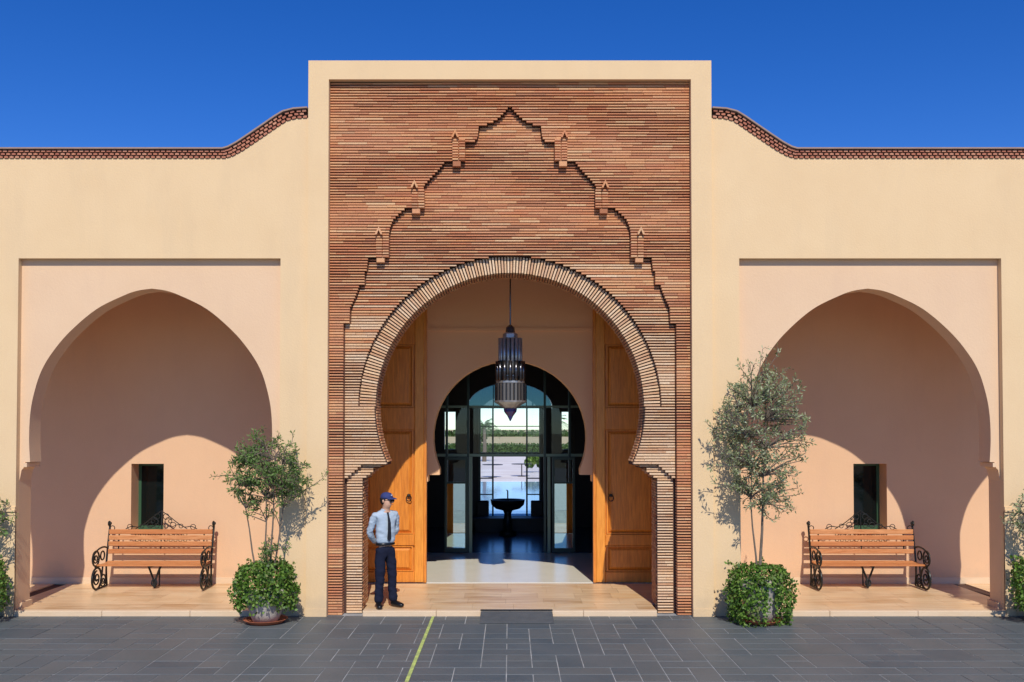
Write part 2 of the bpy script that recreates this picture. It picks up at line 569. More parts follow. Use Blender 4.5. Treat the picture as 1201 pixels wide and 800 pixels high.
# ================================================================== RAISED FLOORS
STEP = 0.08
BAYC, BAYC2, HALF = 5.46, 10.02, 1.985
PF = 0.03                                        # front of the raised floors
floor = empty('terrace_floor', (0, 0, 0), kind='structure')
fb = MB()
fb.box(-13, 13, 0.55, 2.56, -0.3, STEP - 0.02)
openings = [(-2.21, 2.21)] + [(s * c - HALF, s * c + HALF) for s in (-1, 1) for c in (BAYC, BAYC2)]
for a, b in openings:
    fb.box(a + 0.002, b - 0.002, PF + 0.06, 0.55, -0.3, STEP - 0.02)
fb.box(-2.21, 2.21, 2.56, 2.63, -0.3, STEP - 0.02)
fb.build('floor_base', M['mortar'], floor)
sl_mesh = {}
for a, b in openings:
    if abs((a + b) / 2) > 9:
        MB().box(a, b, PF, 2.5, STEP - 0.02, STEP).build('stone_floor', M['travertine'], floor)
        continue
    rows = 5
    y_front = PF + 0.12
    pit = (2.5 - y_front) / rows
    lo, hi = (a, b) if abs(a + b) < 1 else (a, b)
    for r in range(rows):
        y = y_front + r * pit
        xl, xr = (lo, hi) if y + pit < 0.62 else ((-2.7, 2.7) if abs(a + b) < 1 else (a - 0.35, b + 0.35))
        if y < 0.62 <= y + pit:
            xl, xr = lo, hi
        n = max(3, round((xr - xl) / 0.6))
        ph = random.uniform(0.25, 0.75)
        cuts = [xl] + [xl + (xr - xl) * (k + ph) / n for k in range(n)] + [xr]
        for k in range(len(cuts) - 1):
            if cuts[k + 1] - cuts[k] < 0.08:
                continue
            mb = MB().box(cuts[k] + 0.0012, cuts[k + 1] - 0.0012, y + 0.0012, y + pit - 0.0012, STEP - 0.02, STEP + random.uniform(-0.0008, 0.0006), random.random())
            mb.build('floor_slab', M['travertine'], floor, own=((cuts[k] + cuts[k + 1]) / 2, y, STEP - 0.02))
    # pale edging stones of the step
    n = 4 if abs(a + b) < 1 else 3
    for k in range(n):
        p, q = a + (b - a) * k / n, a + (b - a) * (k + 1) / n
        MB().bbox(p + 0.002, q - 0.002, PF - 0.005, y_front - 0.001, -0.04, STEP + 0.002, 0.008).build('edging_stone', M['nosing'], floor, own=(p, PF, 0))

# ================================================================== PORTAL
FY = 0.0           # cream frame face
L1, L2, L3 = 0.10, 0.182, 0.262   # brick faces: outer field, inner field, ring
BK = 0.85          # back of the brick wall
portal = empty('entrance_portal', (0, 0, 0), label='tall cream framed gateway with red brick face and a large horseshoe arch', cat='gateway')
zt = UZ(71, 0)
xo = 3.055
xi = 2.745
zi = UZ(93, 0)
MB().prism([[(-xo, -0.05), (-xi, -0.05), (-xi, zi), (xi, zi), (xi, -0.05), (xo, -0.05), (xo, zt), (-xo, zt)]], FY, 3.2).build('frame', M['stucco'], portal)
for s in (-1, 1):
    MB().box(s * (xi + 0.004), s * (xo + 0.006), FY - 0.006, 0.05, -0.04, 0.115).build('plinth', M['stucco'], portal)
RC = UZ(477, L3)                       # centre of the arch
SC = (CAM_D + L3) / F_PX               # metres per photo pixel there
ro, ri = 176.5 * SC, 158 * SC


def dz(y):
    return UZ(y, L2)


SC2 = (CAM_D + L2) / F_PX
# half width of the recessed field by height (photo rows), a stepped multi-lobed outline
OUT = [(126, 0), (131, 3.5), (136, 8), (140, 12), (143, 16), (146, 21), (148.5, 28), (150, 36), (162, 37), (166, 39), (169, 43), (170, 53), (190, 53),
       (190.5, 75), (197, 80), (204, 86), (211, 93), (218, 99), (219, 100.5), (245.5, 100.5), (246, 122), (252, 129), (259, 136), (268, 140), (280, 141.5), (303, 141.5),
       (303.5, 165.5), (318, 167), (320, 169.5), (336, 169.5), (336.5, 176), (343, 178), (354, 182.5), (362, 186.5), (380, 187), (380.5, 194), (740, 194)]


def outline_x(z):
    prev = (126, 0)
    if z > dz(126):
        return 0.0
    for (y, w) in OUT:
        if z >= dz(y):
            y0, w0 = prev
            za, zb = dz(y0), dz(y)
            t = 0 if abs(za - zb) < 1e-6 else (za - z) / (za - zb)
            return (w0 + (w - w0) * t) * SC2
        prev = (y, w)
    return OUT[-1][1] * SC2


Z542, Z546, Z560 = UZ(542, L3), UZ(545.5, L3), UZ(562, L3)
JX = 172.5 * SC
SY = [(542, 144), (545.5, 152), (549, 160), (553, 163.5), (557, 168), (562, 172.5)]


def inner_x(z):
    """half width of the opening at height z (front edge of the brick)"""
    if z >= RC + ri:
        return 0.0
    if z > Z542:
        return math.sqrt(max(0, ri * ri - (z - RC) ** 2))
    for (y, w) in reversed(SY):
        if z <= UZ(y, L3):
            return w * SC
    return SY[0][1] * SC


# solid wall behind the bricks, with its horseshoe opening
op = []
for k in range(0, 49):
    a = R(-24.2) + (R(204.2) - R(-24.2)) * k / 48
    op.append((ri * math.cos(a) * 1.006, RC + ri * math.sin(a) * 1.006))
stepsR = [(w * SC * 1.006, UZ(y, L3)) for (y, w) in SY]
right = [(stepsR[-1][0], -0.04)]
for i in range(len(SY) - 1, 0, -1):
    right += [(stepsR[i][0], stepsR[i][1]), (stepsR[i - 1][0], stepsR[i][1])]
right += [(stepsR[0][0], stepsR[0][1])]
left = [(-x, z) for (x, z) in reversed(right)]
inner_poly = [(xi - 0.002, -0.04), (xi - 0.002, zi - 0.002), (-xi + 0.002, zi - 0.002), (-xi + 0.002, -0.04)]
path = right + op[1:-1] + left
MB().prism([[inner_poly[3], *[p for p in reversed(path)], inner_poly[0], inner_poly[1], inner_poly[2]]], L3 + 0.035, BK).build('brick_backing', M['mortar'], portal)

CO = 0.042
BH = 0.0315
brick_list = []        # (x0, x1, yface, z0, z1, mat, size)


def openness(x, z):
    return 0.5 + 0.5 * math.sin(z * 5.1 + 1.7 * math.sin(x * 0.55 + z * 0.8) + 0.8 * math.sin(x * 1.3 - z * 2.0))


def row_bricks(x0, x1, yf, z, m, back, prot):
    if x1 - x0 < 0.012:
        return
    x = x0 - random.uniform(0, 0.2)
    while x < x1:
        L = random.choice((0.29, 0.30, 0.31, 0.45))
        a, b = max(x, x0), min(x + L, x1)
        if x1 - b < 0.04:
            b = x1
        if b - a > 0.012:
            o_ = openness((a + b) / 2, z)
            brick_list.append((a + 0.0007, b - 0.0007, yf - random.choice((0, 0, 0, 0.003, 0.005)) * prot, z, z + 0.0315 - 0.0115 * o_ + random.uniform(-0.002, 0.001), m, back))
        if b == x1:
            break
        x += L


nrow = int((zi - 0.002) / CO)
fin = [(60, 158, 190, 197), (107.5, 216, 245.5, 252), (149, 271, 303, 309)]      # finials: centre, top, bottom, foot
for r in range(nrow):
    z = r * CO + 0.004
    zm = z + BH / 2
    ow, iw = outline_x(zm), inner_x(zm)
    ring = 0.0
    if RC <= zm < RC + ro + 0.012:
        ring = math.sqrt(max(0, (ro + 0.006) ** 2 - (zm - RC) ** 2))
    inw = max(iw, ring)
    for s in (-1, 1):
        def seg(a, b, yf, m, back, prot=1.0):
            if b > a:
                if s > 0:
                    row_bricks(a, b, yf, z, m, back, prot)
                else:
                    row_bricks(-b, -a, yf, z, m, back, prot)
        if ow > 0:
            seg(ow + 0.008, xi - 0.004, L1, 'brick', L1 + 0.15)
        elif s > 0:
            row_bricks(-xi + 0.004, xi - 0.004, L1, z, 'brick', L1 + 0.15, 1)
        if ow > 0:
            if inw > 0:
                if zm > Z546:
                    seg(inw, ow - 0.004, L2, 'brick_pale' if zm < RC + 0.6 + 1.9 * random.random() else 'brick', L3 + 0.05)
                elif zm > Z560:
                    xb_ = (172 + 19 * (Z546 - zm) / (Z546 - Z560)) * SC
                    seg(inw, xb_, L3 - 0.01, 'brick_pale', L3 + 0.05)
                    seg(xb_ + 0.01, ow - 0.004, L2, 'brick_pale', L3 + 0.05)
                else:
                    seg(inw, ow - 0.028, L3 - 0.01, 'brick_pale', L3 + 0.05)
            elif s > 0:
                row_bricks(-ow + 0.004, ow - 0.004, L2, z, 'brick', L3 + 0.05, 1)
bm = MB().box(-xi + 0.003, xi - 0.003, L2 + 0.022, L3 + 0.03, RC + ro + 0.0, zi - 0.003)
# mortar bed of the outer field (recessed behind the brick faces)
bed_out, bed_in = MB(), MB()
for r in range(nrow):
    z0, z1 = r * CO, (r + 1) * CO
    zm = z0 + 0.004 + BH / 2
    ow, iw = outline_x(zm), inner_x(zm)
    for s in (-1, 1):
        bed_out.box(s * (ow + 0.012), s * (xi - 0.003), L1 + 0.026, L2 + 0.024, z0, z1)
        ring = math.sqrt(max(0, (ro + 0.006) ** 2 - (zm - RC) ** 2)) if RC <= zm < RC + ro + 0.012 else 0
        inw = max(iw, ring) + 0.008
        if RC + ro > zm:
            if ow > inw + 0.02:
                if zm > Z546:
                    bed_in.box(s * inw, s * (xi - 0.004), L2 + 0.0265, L3 + 0.036, z0, z1)
                else:
                    bed_in.box(s * inw, s * (xi - 0.004), L3 + 0.016, L3 + 0.036, z0, z1)
bm.v += []
bm.build('inner_mortar_bed', M['mortar'], portal)
bed_out.build('mortar_bed', M['mortar'], portal)
bed_in.build('arch_mortar_bed', M['mortar'], portal)

# the 295 longest face bricks are parts, the others one part of kind stuff
order = sorted(range(len(brick_list)), key=lambda i: -(brick_list[i][1] - brick_list[i][0]) - random.random() * 0.02)
top = set(order[:295])
jr = {'brick': MB(), 'brick_pale': MB()}


rowoff = [random.uniform(0, 1.9) for _ in range(97)]


def streak(x, z):
    """colour of a brick follows its batch: long patches and streaks"""
    row = int(z / CO)
    rr = random.Random(row * 77 + int((x + 10 + rowoff[row % 97]) / 1.9)).random()
    t = 0.5 + 0.5 * math.sin(x * 0.9 + 2.3 * math.sin(z * 1.7 + x * 0.25) + z * 2.1)
    return (0.34 * t + 0.46 * rr + 0.20 * random.random()) * 0.98


for i, (a, b, yf, z0, z1, m, back) in enumerate(brick_list):
    tn = streak((a + b) / 2, z0)
    if i in top:
        MB().bbox(a, b, yf, back, z0, z1, 0.004, tn).build('brick', M[m], portal, own=((a + b) / 2, yf, z0))
    else:
        jr[m].bbox(a, b, yf, back, z0, z1, 0.004, tn)
jr['brick'].build('brick_courses', M['brick'], portal, kind='stuff')
jr['brick_pale'].build('pale_brick_courses', M['brick_pale'], portal, kind='stuff')

# voussoirs round the arch
NV = 150
for k in range(NV):
    a0 = math.pi * k / NV
    a1 = math.pi * (k + 1) / NV
    g_ = 0.2 * (a1 - a0)
    a0 += g_
    a1 -= g_
    yf = L3 - random.choice((0, 0.006, 0.012))
    cs = [(math.cos(t), math.sin(t)) for t in (a0, a1)]
    rr = (ri - 0.004 - random.uniform(0, 0.004), ro - random.uniform(0, 0.008))
    vs = []
    for y in (yf, L3 + 0.14):
        for r_ in rr:
            for c, s in cs:
                vs.append((r_ * c, y, RC + r_ * s))
    fs = [(0, 1, 3, 2), (4, 6, 7, 5), (0, 4, 5, 1), (2, 3, 7, 6), (0, 2, 6, 4), (1, 5, 7, 3)]
    mid = ((ri + ro) / 2 * cs[0][0], yf, RC + (ri + ro) / 2 * cs[0][1])
    MB().add(vs, fs, random.random()).build('voussoir', M['brick_pale'], portal, own=mid)
# header bricks lining the arch and its jambs
so_ = MB()
DY = 0.105
ycuts = [L3 + 0.15 + DY * i for i in range(7)]
angs = []
a = R(-24)
while a < R(204):
    angs.append(a)
    a += 0.021
for k, a0 in enumerate(angs):
    off = 0 if k % 2 else DY / 2
    for y in ycuts:
        y0, y1 = y + off - DY / 2 + 0.008, y + off + DY / 2 - 0.008
        y0, y1 = max(y0, L3 + 0.141), min(y1, BK + 0.01)
        if y1 - y0 < 0.02:
            continue
        rr = (ri - 0.006, ri + 0.03)
        aa = (a0, a0 + 0.0145)
        vs = [(r_ * math.cos(t), yy, RC + r_ * math.sin(t)) for yy in (y0, y1) for r_ in rr for t in aa]
        so_.add(vs, [(0, 1, 3, 2), (4, 6, 7, 5), (0, 4, 5, 1), (2, 3, 7, 6), (0, 2, 6, 4), (1, 5, 7, 3)], random.random())
for r in range(int(Z542 / CO)):
    z = r * CO + 0.004
    iw = inner_x(z + BH / 2)
    for s in (-1, 1):
        off = 0 if r % 2 else DY / 2
        for y in ycuts[:-1]:
            y0, y1 = y + off - DY / 2 + 0.008, y + off + DY / 2 - 0.008
            y0, y1 = max(y0, L3 + 0.051), min(y1, BK + 0.01)
            if y1 - y0 > 0.02:
                so_.box(s * (iw - 0.001), s * (iw + 0.05), y0, y1, z, z + BH, random.random())
so_.build('soffit_bricks', M['brick'], portal, kind='stuff')

# little twin finials standing on the shoulders of the outline
for (cx, t_, b_, ft) in fin:
    for s in (-1, 1):
        f = MB()
        zb, ztp, zf = dz(b_), dz(t_), dz(ft)
        z = zb
        w = 7.6 * SC2
        k = 0
        while z < ztp - 0.10:
            f.bbox(s * (cx - 7.4) * SC2, s * (cx - 0.4) * SC2, L1 - 0.03, L1 + 0.08, z, z + 0.026, 0.004, random.random())
            f.bbox(s * (cx + 0.4) * SC2, s * (cx + 7.4) * SC2, L1 - 0.03, L1 + 0.08, z, z + 0.026, 0.004, random.random())
            z += CO
        # pointed niche head on the outer pillar
        xc = (cx + 4) * SC2
        f.prism([[(s * (xc - 0.052), z), (s * (xc - 0.03), z), (s * xc, z + 0.07), (s * (xc + 0.03), z), (s * (xc + 0.052), z), (s * (xc + 0.052), z + 0.02), (s * xc, z + 0.12), (s * (xc - 0.052), z + 0.02)][::s]], L1 - 0.075, L1 + 0.02, 0.8)
        f.bbox(s * (cx - 2.2) * SC2, s * (cx + 7) * SC2, L1 - 0.01, L1 + 0.08, zf, zb - 0.006, 0.004, 0.35)
        f.build('finial', M['brick'], portal)

# passage behind the brick wall
PX, PYB, PZ = 2.75, 3.3, 6.35
pw = MB()
for s in (-1, 1):
    pw.box(s * PX, s * (PX + 0.25), BK, PYB, 0.0, PZ)
pw.build('passage_wall', M['hall'], portal)
MB().box(-xo + 0.01, xo - 0.01, BK, 3.6, PZ, PZ + 0.25).build('passage_ceiling', M['hall'], portal)
MB().box(-xo + 0.01, xo - 0.01, 0.3, 3.15, zi + 0.005, zt - 0.02).build('roof', M['stucco'], portal)
# rear wall of the passage with its own horseshoe opening
SW = (CAM_D + PYB) / F_PX
rc2, rr2 = UZ(513, PYB), 90 * SW
cut = []
for k in range(0, 33):
    a = R(-24) + R(228) * k / 32
    cut.append((rr2 * math.cos(a), rc2 + rr2 * math.sin(a)))
zz = cut[0][1]
rs_ = [(1.72, 0.02), (1.72, UZ(573, PYB)), (1.60, UZ(573, PYB)), (1.60, UZ(565, PYB)), (1.52, UZ(565, PYB)), (1.52, UZ(557, PYB)), (cut[0][0], UZ(557, PYB))]
pth = rs_ + cut + [(-x, z) for x, z in reversed(rs_)]
MB().prism([[(-PX - 0.2, 0.02), *list(reversed(pth)), (PX + 0.2, 0.02), (PX + 0.2, PZ), (-PX - 0.2, PZ)]], PYB, PYB + 0.32).build('inner_arch_wall', M['hall'], portal)
zl = UZ(387, PYB)
MB().box(-PX, PX, PYB - 0.045, PYB, zl - 0.02, zl + 0.03).box(-PX, PX, PYB - 0.02, PYB, zl + 0.03, PZ).build('ledge', M['hall'], portal)

# tall wooden doors standing either side of the passage
DYF = 2.57
SD = (CAM_D + DYF) / F_PX
dtop = 5.0


def make_door(s):
    d0, d1 = 101 * SD, PX - 0.01
    board = MB().box(s * d0, s * d1, DYF + 0.05, DYF + 0.095, STEP + 0.004, dtop)
    D = board.build('door', M['wood'], portal)
    ys = [683, 671, 640, 627, 504, 478, 404, 380]
    Z = [UZ(y, DYF) for y in ys]
    Z[0] = STEP + 0.006
    Z[-1] = dtop
    stw = 0.16
    xs = [(d0, d0 + stw), (d1 - 0.14, d1)]
    for i, (a, b) in enumerate(xs):
        MB().bbox(s * a, s * b, DYF, DYF + 0.05, Z[0], dtop, 0.008).build('stile', M['wood_light'] if i == 0 else M['wood'], D)
    inner = (d0 + stw + 0.002, d1 - 0.142)
    for (a, b) in ((0, 1), (2, 3), (4, 5), (6, 7)):
        MB().bbox(s * inner[0], s * inner[1], DYF + 0.002, DYF + 0.05, Z[a], Z[b], 0.008).build('rail', M['wood'], D)
    for (a, b) in ((1, 2), (3, 4), (5, 6)):
        z0, z1 = Z[a] + 0.03, Z[b] - 0.03
        x0, x1 = inner[0] + 0.05, inner[1] - 0.05
        bv = 0.055
        if z1 - z0 < 0.2:
            bv = 0.03
        p = MB()
        xa_, xb_ = (x0, x1) if s > 0 else (-x1, -x0)
        vs = [(xa_, DYF + 0.049, z0), (xb_, DYF + 0.049, z0), (xb_, DYF + 0.049, z1), (xa_, DYF + 0.049, z1),
              (xa_ + bv, DYF + 0.006, z0 + bv), (xb_ - bv, DYF + 0.006, z0 + bv), (xb_ - bv, DYF + 0.006, z1 - bv), (xa_ + bv, DYF + 0.006, z1 - bv)]
        p.add(vs, [(4, 5, 6, 7), (0, 1, 5, 4), (1, 2, 6, 5), (2, 3, 7, 6), (3, 0, 4, 7)])
        p.build('panel', M['wood'], D)
        q = MB()
        for (u0, u1, w0, w1) in ((x0 - 0.03, x0, z0 - 0.02, z1 + 0.02), (x1, x1 + 0.03, z0 - 0.02, z1 + 0.02)):
            q.box(s * u0, s * u1, DYF + 0.008, DYF + 0.05, w0, w1)
        for w in (z0 - 0.02, z1):
            q.box(s * (x0 + 0.001), s * (x1 - 0.001), DYF + 0.009, DYF + 0.05, w, w + 0.02)
        q.build('moulding', M['wood'], D)
    # the door's inner edge post
    MB().box(s * (d0 - 0.05), s * (d0 - 0.002), DYF + 0.01, DYF + 0.12, STEP + 0.003, dtop).build('edge_post', M['wood'], D)
    h = MB()
    hx, hz = s * (d0 + 0.26), UZ(581, DYF)
    h.lathe([(0.0, hz - 0.03), (0.03, hz - 0.02), (0.035, hz), (0.03, hz + 0.02), (0.0, hz + 0.03)], hx, DYF - 0.015, 10)
    pts = [(hx + 0.045 * math.sin(t), DYF - 0.035, hz - 0.05 + 0.05 * math.cos(t)) for t in [2 * math.pi * i / 14 for i in range(15)]]
    h.tube(pts, 0.009, 5)
    h.build('handle', M['iron'], D)


make_door(-1)
make_door(1)

# ================================================================== SIDE WINGS
WY = 0.055           # face of the side walls
RY = 0.155          # recessed panel face
WB = 0.50           # back of the arcade wall
SP = (CAM_D + RY) / F_PX
ARC = [(0, 338.5), (-17, 341), (-34, 347), (-65, 362.6), (-95, 388), (-115, 411.5), (-129, 435), (-137.5, 462), (-141.5, 486), (-142.5, 515), (-141, 542)]
arcp = [(p[0] * SP, UZ(p[1], RY)) for p in ARC]
half_l = [(v[0], v[1]) for v in spline([(a, b, 0) for a, b in arcp], 5)]
zcap0, zcap1 = UZ(542, RY), UZ(564, RY)


def bay_outline(cx):
    L = [(cx + x, z) for x, z in half_l]
    Rr = [(cx - x, z) for x, z in half_l]
    # lower part as wide as the recess
    lw = HALF
    lo_l = [(cx - lw + 0.085, zcap0), (cx - lw + 0.06, zcap0 - 0.09), (cx - lw + 0.03, zcap0 - 0.12), (cx - lw + 0.0, zcap1), (cx - lw, -0.04)]
    lo_r = [(2 * cx - x, z) for x, z in lo_l]
    return list(reversed(lo_r)) + list(reversed(Rr[1:])) + L + lo_l   # goes from right bottom over the apex to left bottom


base_top = UZ(186, WY)
crown_px = [(264, 186), (273, 183.5), (285, 177), (300, 167), (316, 156), (329, 147), (337, 142), (347, 139.5), (361, 138.5)]
crown_l = [(U(x, y, WY)) for x, y in crown_px]


def make_wing(s):
    c1, c2 = s * BAYC, s * BAYC2
    W = empty('arcade_wing', (c1, 0, 0),
              label='cream rendered wing with an open pointed arch bay left of the gateway' if s < 0 else 'cream rendered wing with an open pointed arch bay right of the gateway', cat='building wing', group='arcaded wings either side of the gateway')
    # outer wall skin with rectangular recesses (open to the ground)
    zr = UZ(303, WY)
    top_pts = [(s * abs(x), z) for x, z in crown_l]
    top_pts[-1] = (s * (xo + 0.0), top_pts[-1][1])
    ins, outs = s * (xo + 0.002), s * 13.2
    lo = [(ins, -0.04)]
    for c in (BAYC, BAYC2):
        lo += [(s * (c - HALF), -0.04), (s * (c - HALF), zr), (s * (c + HALF), zr), (s * (c + HALF), -0.04)]
    lo += [(outs, -0.04), (outs, base_top)]
    poly = lo + top_pts
    MB().prism([poly], WY, RY).build('wall', M['stucco'], W)
    # recessed panel with arch opening, thick wall
    zp = zr + 0.35
    inner = [(s * (xo + 0.004), -0.04)]
    for c in (BAYC, BAYC2):
        bo = bay_outline(s * c)
        bo = bo if s < 0 else list(reversed(bo))
        inner += bo
    inner += [(s * 13.2, -0.04), (s * 13.2, zp), (s * (xo + 0.004), zp)]
    MB().prism([inner], RY + 0.001, WB).build('recessed_panel', M['panel'], W)
    # upper wall behind the skin (thickness of the parapet)
    poly2 = [(s * (xo + 0.004), zp + 0.002), (s * 13.2, zp + 0.002), (s * 13.2, base_top - 0.01)] + [(x, z - 0.01) for x, z in top_pts[:-1]] + [(s * (xo + 0.004), top_pts[-1][1] - 0.01)]
    MB().prism([poly2], RY + 0.001, WB).build('parapet', M['stucco'], W)
    # small cap mouldings and shafts where recess edge meets the pier
    zc = UZ(600, WY)
    for c, sd in ((BAYC, 1), (BAYC2, -1)):
        e = s * (c + sd * HALF)
        out = s * sd
        cm = MB()
        cm.box(e - out * 0.002, e + out * 0.15, WY - 0.035, WY + 0.02, zc, zc + 0.03)
        cm.box(e - out * 0.001, e + out * 0.135, WY - 0.02, WY + 0.02, zc + 0.03, zc + 0.07)
        cm.box(e + out * 0.0, e + out * 0.12, WY - 0.012, WY + 0.02, 0.12, zc)
        cm.box(e + out * 0.0, e + out * 0.15, WY - 0.03, WY + 0.02, -0.03, 0.12)
        cm.build('pier_moulding', M['stucco'], W)
    for c in (BAYC, BAYC2):
        for sd in (-1, 1):
            e = s * c + sd * (HALF - 0.085)
            MB().box(e + sd * 0.02, e - sd * 0.035, RY - 0.02, WB + 0.03, zcap0 - 0.075, zcap0 - 0.012).build('impost', M['panel'], W)
            MB().box(s * c + sd * (HALF + 0.002), s * c + sd * (HALF - 0.035), RY + 0.05, WB + 0.012, STEP, STEP + 0.09).build('jamb_base', M['panel'], W)
    # room behind
    yb = 2.5
    wn_x = (U(154, 560, yb)[0], U(192, 560, yb)[0]) if s < 0 else (U(1001, 560, yb)[0], U(1040, 560, yb)[0])
    wz = (UZ(624, yb), UZ(544, yb))
    rect = lambda a, b, z0, z1: [(a, z0), (b, z0), (b, z1), (a, z1)]
    lo_x, hi_x = sorted((s * 2.9, s * 13.2))
    MB().prism([rect(lo_x, hi_x, 0.0, 5.6), rect(wn_x[0], wn_x[1], *wz)], yb, yb + 0.5).build('back_wall', M['bay'], W)
    MB().box(lo_x, hi_x, WB, yb + 0.2, 5.32, 5.5).build('bay_ceiling', M['bay'], W)
    MB().box(s * (xo + 0.01), s * (xo + 0.03), WB, yb, STEP, 5.32).build('side_wall', M['bay'], W)
    MB().box(lo_x + 0.01, hi_x - 0.01, yb - 0.018, yb, STEP, STEP + 0.11).build('skirting', M['nosing'], W)
    yg = yb + 0.33
    wi = MB()
    a, b = wn_x
    t = 0.05
    for bx in ((a, a + t, wz[0], wz[1]), (b - t, b, wz[0], wz[1]), (a + t, b - t, wz[0], wz[0] + t + 0.03), (a + t, b - t, wz[1] - t, wz[1])):
        wi.box(bx[0], bx[1], yg, yg + 0.05, bx[2], bx[3])
    win = wi.build('window', M['green'], W)
    MB().box(a + t, b - t, yg + 0.02, yg + 0.028, wz[0] + t + 0.03, wz[1] - t).build('pane', M['glass_dark'], win)
    MB().box(a + 0.002, b - 0.002, yb - 0.02, yg, wz[0] - 0.03, wz[0] + 0.004).build('sill', M['nosing'], win)
    # brick cornice following the parapet
    path = [(s * 13.2, base_top), (s * abs(crown_l[0][0]) + 0.0, base_top)] + [(s * abs(x), z) for x, z in crown_l[1:]]
    path[-1] = (s * (xo + 0.003), path[-1][1])
    seg_pts = [Vector((x, z)) for x, z in path]
    cumul = [0]
    for i in range(1, len(seg_pts)):
        cumul.append(cumul[-1] + (seg_pts[i] - seg_pts[i - 1]).length)
    tot = cumul[-1]

    def at(d):
        for i in range(1, len(cumul)):
            if d <= cumul[i] or i == len(cumul) - 1:
                tt = (d - cumul[i - 1]) / (cumul[i] - cumul[i - 1])
                return seg_pts[i - 1].lerp(seg_pts[i], tt), (seg_pts[i] - seg_pts[i - 1]).normalized()
    cb, cc, cd = MB(), MB(), MB()
    n = int(tot / 0.082)
    st = tot / n
    for row in range(3):
        for k in range(n):
            d = (k + (0.5 if row % 2 else 0.0)) * st
            if d + st * 0.9 > tot:
                continue
            p, tg = at(d + st * 0.35)
            nm = Vector((-tg.y, tg.x))
            if nm.y < 0:
                nm = -nm
            w2 = st * 0.36
            base = 0.004 + row * 0.041
            pr = 0.02 + 0.018 * row
            vs = []
            for y in (WY - pr, WY + 0.1):
                for hh in (base, base + 0.030):
                    for sg in (-1, 1):
                        q = p + tg * (sg * w2) + nm * hh
                        vs.append((q.x, y, q.y))
            cb.add(vs, [(0, 1, 3, 2), (4, 6, 7, 5), (0, 4, 5, 1), (2, 3, 7, 6), (0, 2, 6, 4), (1, 5, 7, 3)], random.random())
    for i in range(1, len(seg_pts)):
        a, b = seg_pts[i - 1], seg_pts[i]
        na = []
        for j in (i - 1, i):
            t0 = (seg_pts[j] - seg_pts[j - 1]).normalized() if j > 0 else (seg_pts[1] - seg_pts[0]).normalized()
            t1 = (seg_pts[j + 1] - seg_pts[j]).normalized() if j + 1 < len(seg_pts) else t0
            tt = (t0 + t1).normalized()
            nm = Vector((-tt.y, tt.x))
            if nm.y < 0:
                nm = -nm
            na.append(nm)
        for (mb, h0, h1, y0, y1) in ((cc, 0.128, 0.150, WY - 0.085, WB + 0.02), (cd, -0.01, 0.127, WY + 0.004, WB), (cd, 0.0355, 0.044, WY - 0.018, WY + 0.02), (cd, 0.0765, 0.085, WY - 0.03, WY + 0.02)):
            q = [a + na[0] * h0, b + na[1] * h0, b + na[1] * h1, a + na[0] * h1]
            q = [(v.x, v.y) for v in q]
            mb.prism([q], y0, y1)
    cd.build('cornice_bed', M['mortar'], W)
    cb.build('cornice_bricks', M['brick_red'], W, kind='stuff')
    cc.build('coping', M['cap'], W)
    return W


make_wing(-1)
make_wing(1)

# ================================================================== ENTRANCE HALL
hall = empty('entrance_hall', (0, 3.62, 0), label='dark entrance hall seen through the inner horseshoe arch behind the lantern', cat='hall')
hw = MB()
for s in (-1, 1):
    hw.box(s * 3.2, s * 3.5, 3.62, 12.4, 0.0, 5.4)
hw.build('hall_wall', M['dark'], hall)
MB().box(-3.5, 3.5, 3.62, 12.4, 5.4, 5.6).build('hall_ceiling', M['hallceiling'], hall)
MB().box(-3.2, 3.2, 2.63, 6.6, -0.2, STEP - 0.002).build('marble_floor', M['marble'], kind='structure')
MB().box(-3.2, 3.2, 6.602, 12.4, -0.2, STEP - 0.003).build('hall_floor', M['darkfloor'], kind='structure')
# far wall with arched garden window
SF = (CAM_D + 12) / F_PX
zs_ = UZ(478, 12)
aw, ah = 50 * SF, UZ(449, 12) - zs_
arch = [(aw * math.cos(t), zs_ + ah * math.sin(t)) for t in [math.pi * i / 20 for i in range(21)]]
zw0 = UZ(606, 12)
cx_ = 36.5 * SF
opn = [(cx_, STEP), (cx_, zs_ - 0.02), (aw, zs_ - 0.02)] + arch + [(-aw, zs_ - 0.02), (-cx_, zs_ - 0.02), (-cx_, STEP)]
side = lambda a, b: [(a, UZ(527, 12)), (b, UZ(527, 12)), (b, UZ(483, 12)), (a, UZ(483, 12))]
outer = [(-3.5, STEP - 0.1)] + [(x, z if z > 0.2 else STEP - 0.1) for x, z in reversed(opn)] + [(3.5, STEP - 0.1), (3.5, 5.4), (-3.5, 5.4)]
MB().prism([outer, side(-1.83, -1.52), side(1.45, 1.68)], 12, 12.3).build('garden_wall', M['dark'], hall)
fr = MB()
zf = lambda y: UZ(y, 12.1)
for y, h in ((478, 0.05), (500, 0.025), (533, 0.12), (561, 0.03), (580, 0.03)):
    if y in (561, 580):
        for s in (-1, 1):
            fr.box(s * 20.5 * SF, s * cx_, 12.1, 12.16, zf(y) - h / 2, zf(y) + h / 2)
    else:
        fr.box(-cx_ - (0.3 if y == 478 else 0), cx_ + (0.3 if y == 478 else 0), 12.1, 12.16, zf(y) - h / 2, zf(y) + h / 2)
for s in (-1, 1):
    fr.box(s * 19 * SF, s * 21 * SF, 12.09, 12.17, STEP, zs_)
    fr.box(s * (cx_ - 0.05), s * cx_, 12.09, 12.17, STEP, zs_)
    fr.box(s * 19 * SF, s * 20 * SF, 12.11, 12.15, zs_, zs_ + ah * 0.9)
gwin = fr.build('garden_window', M['glazing'], hall)
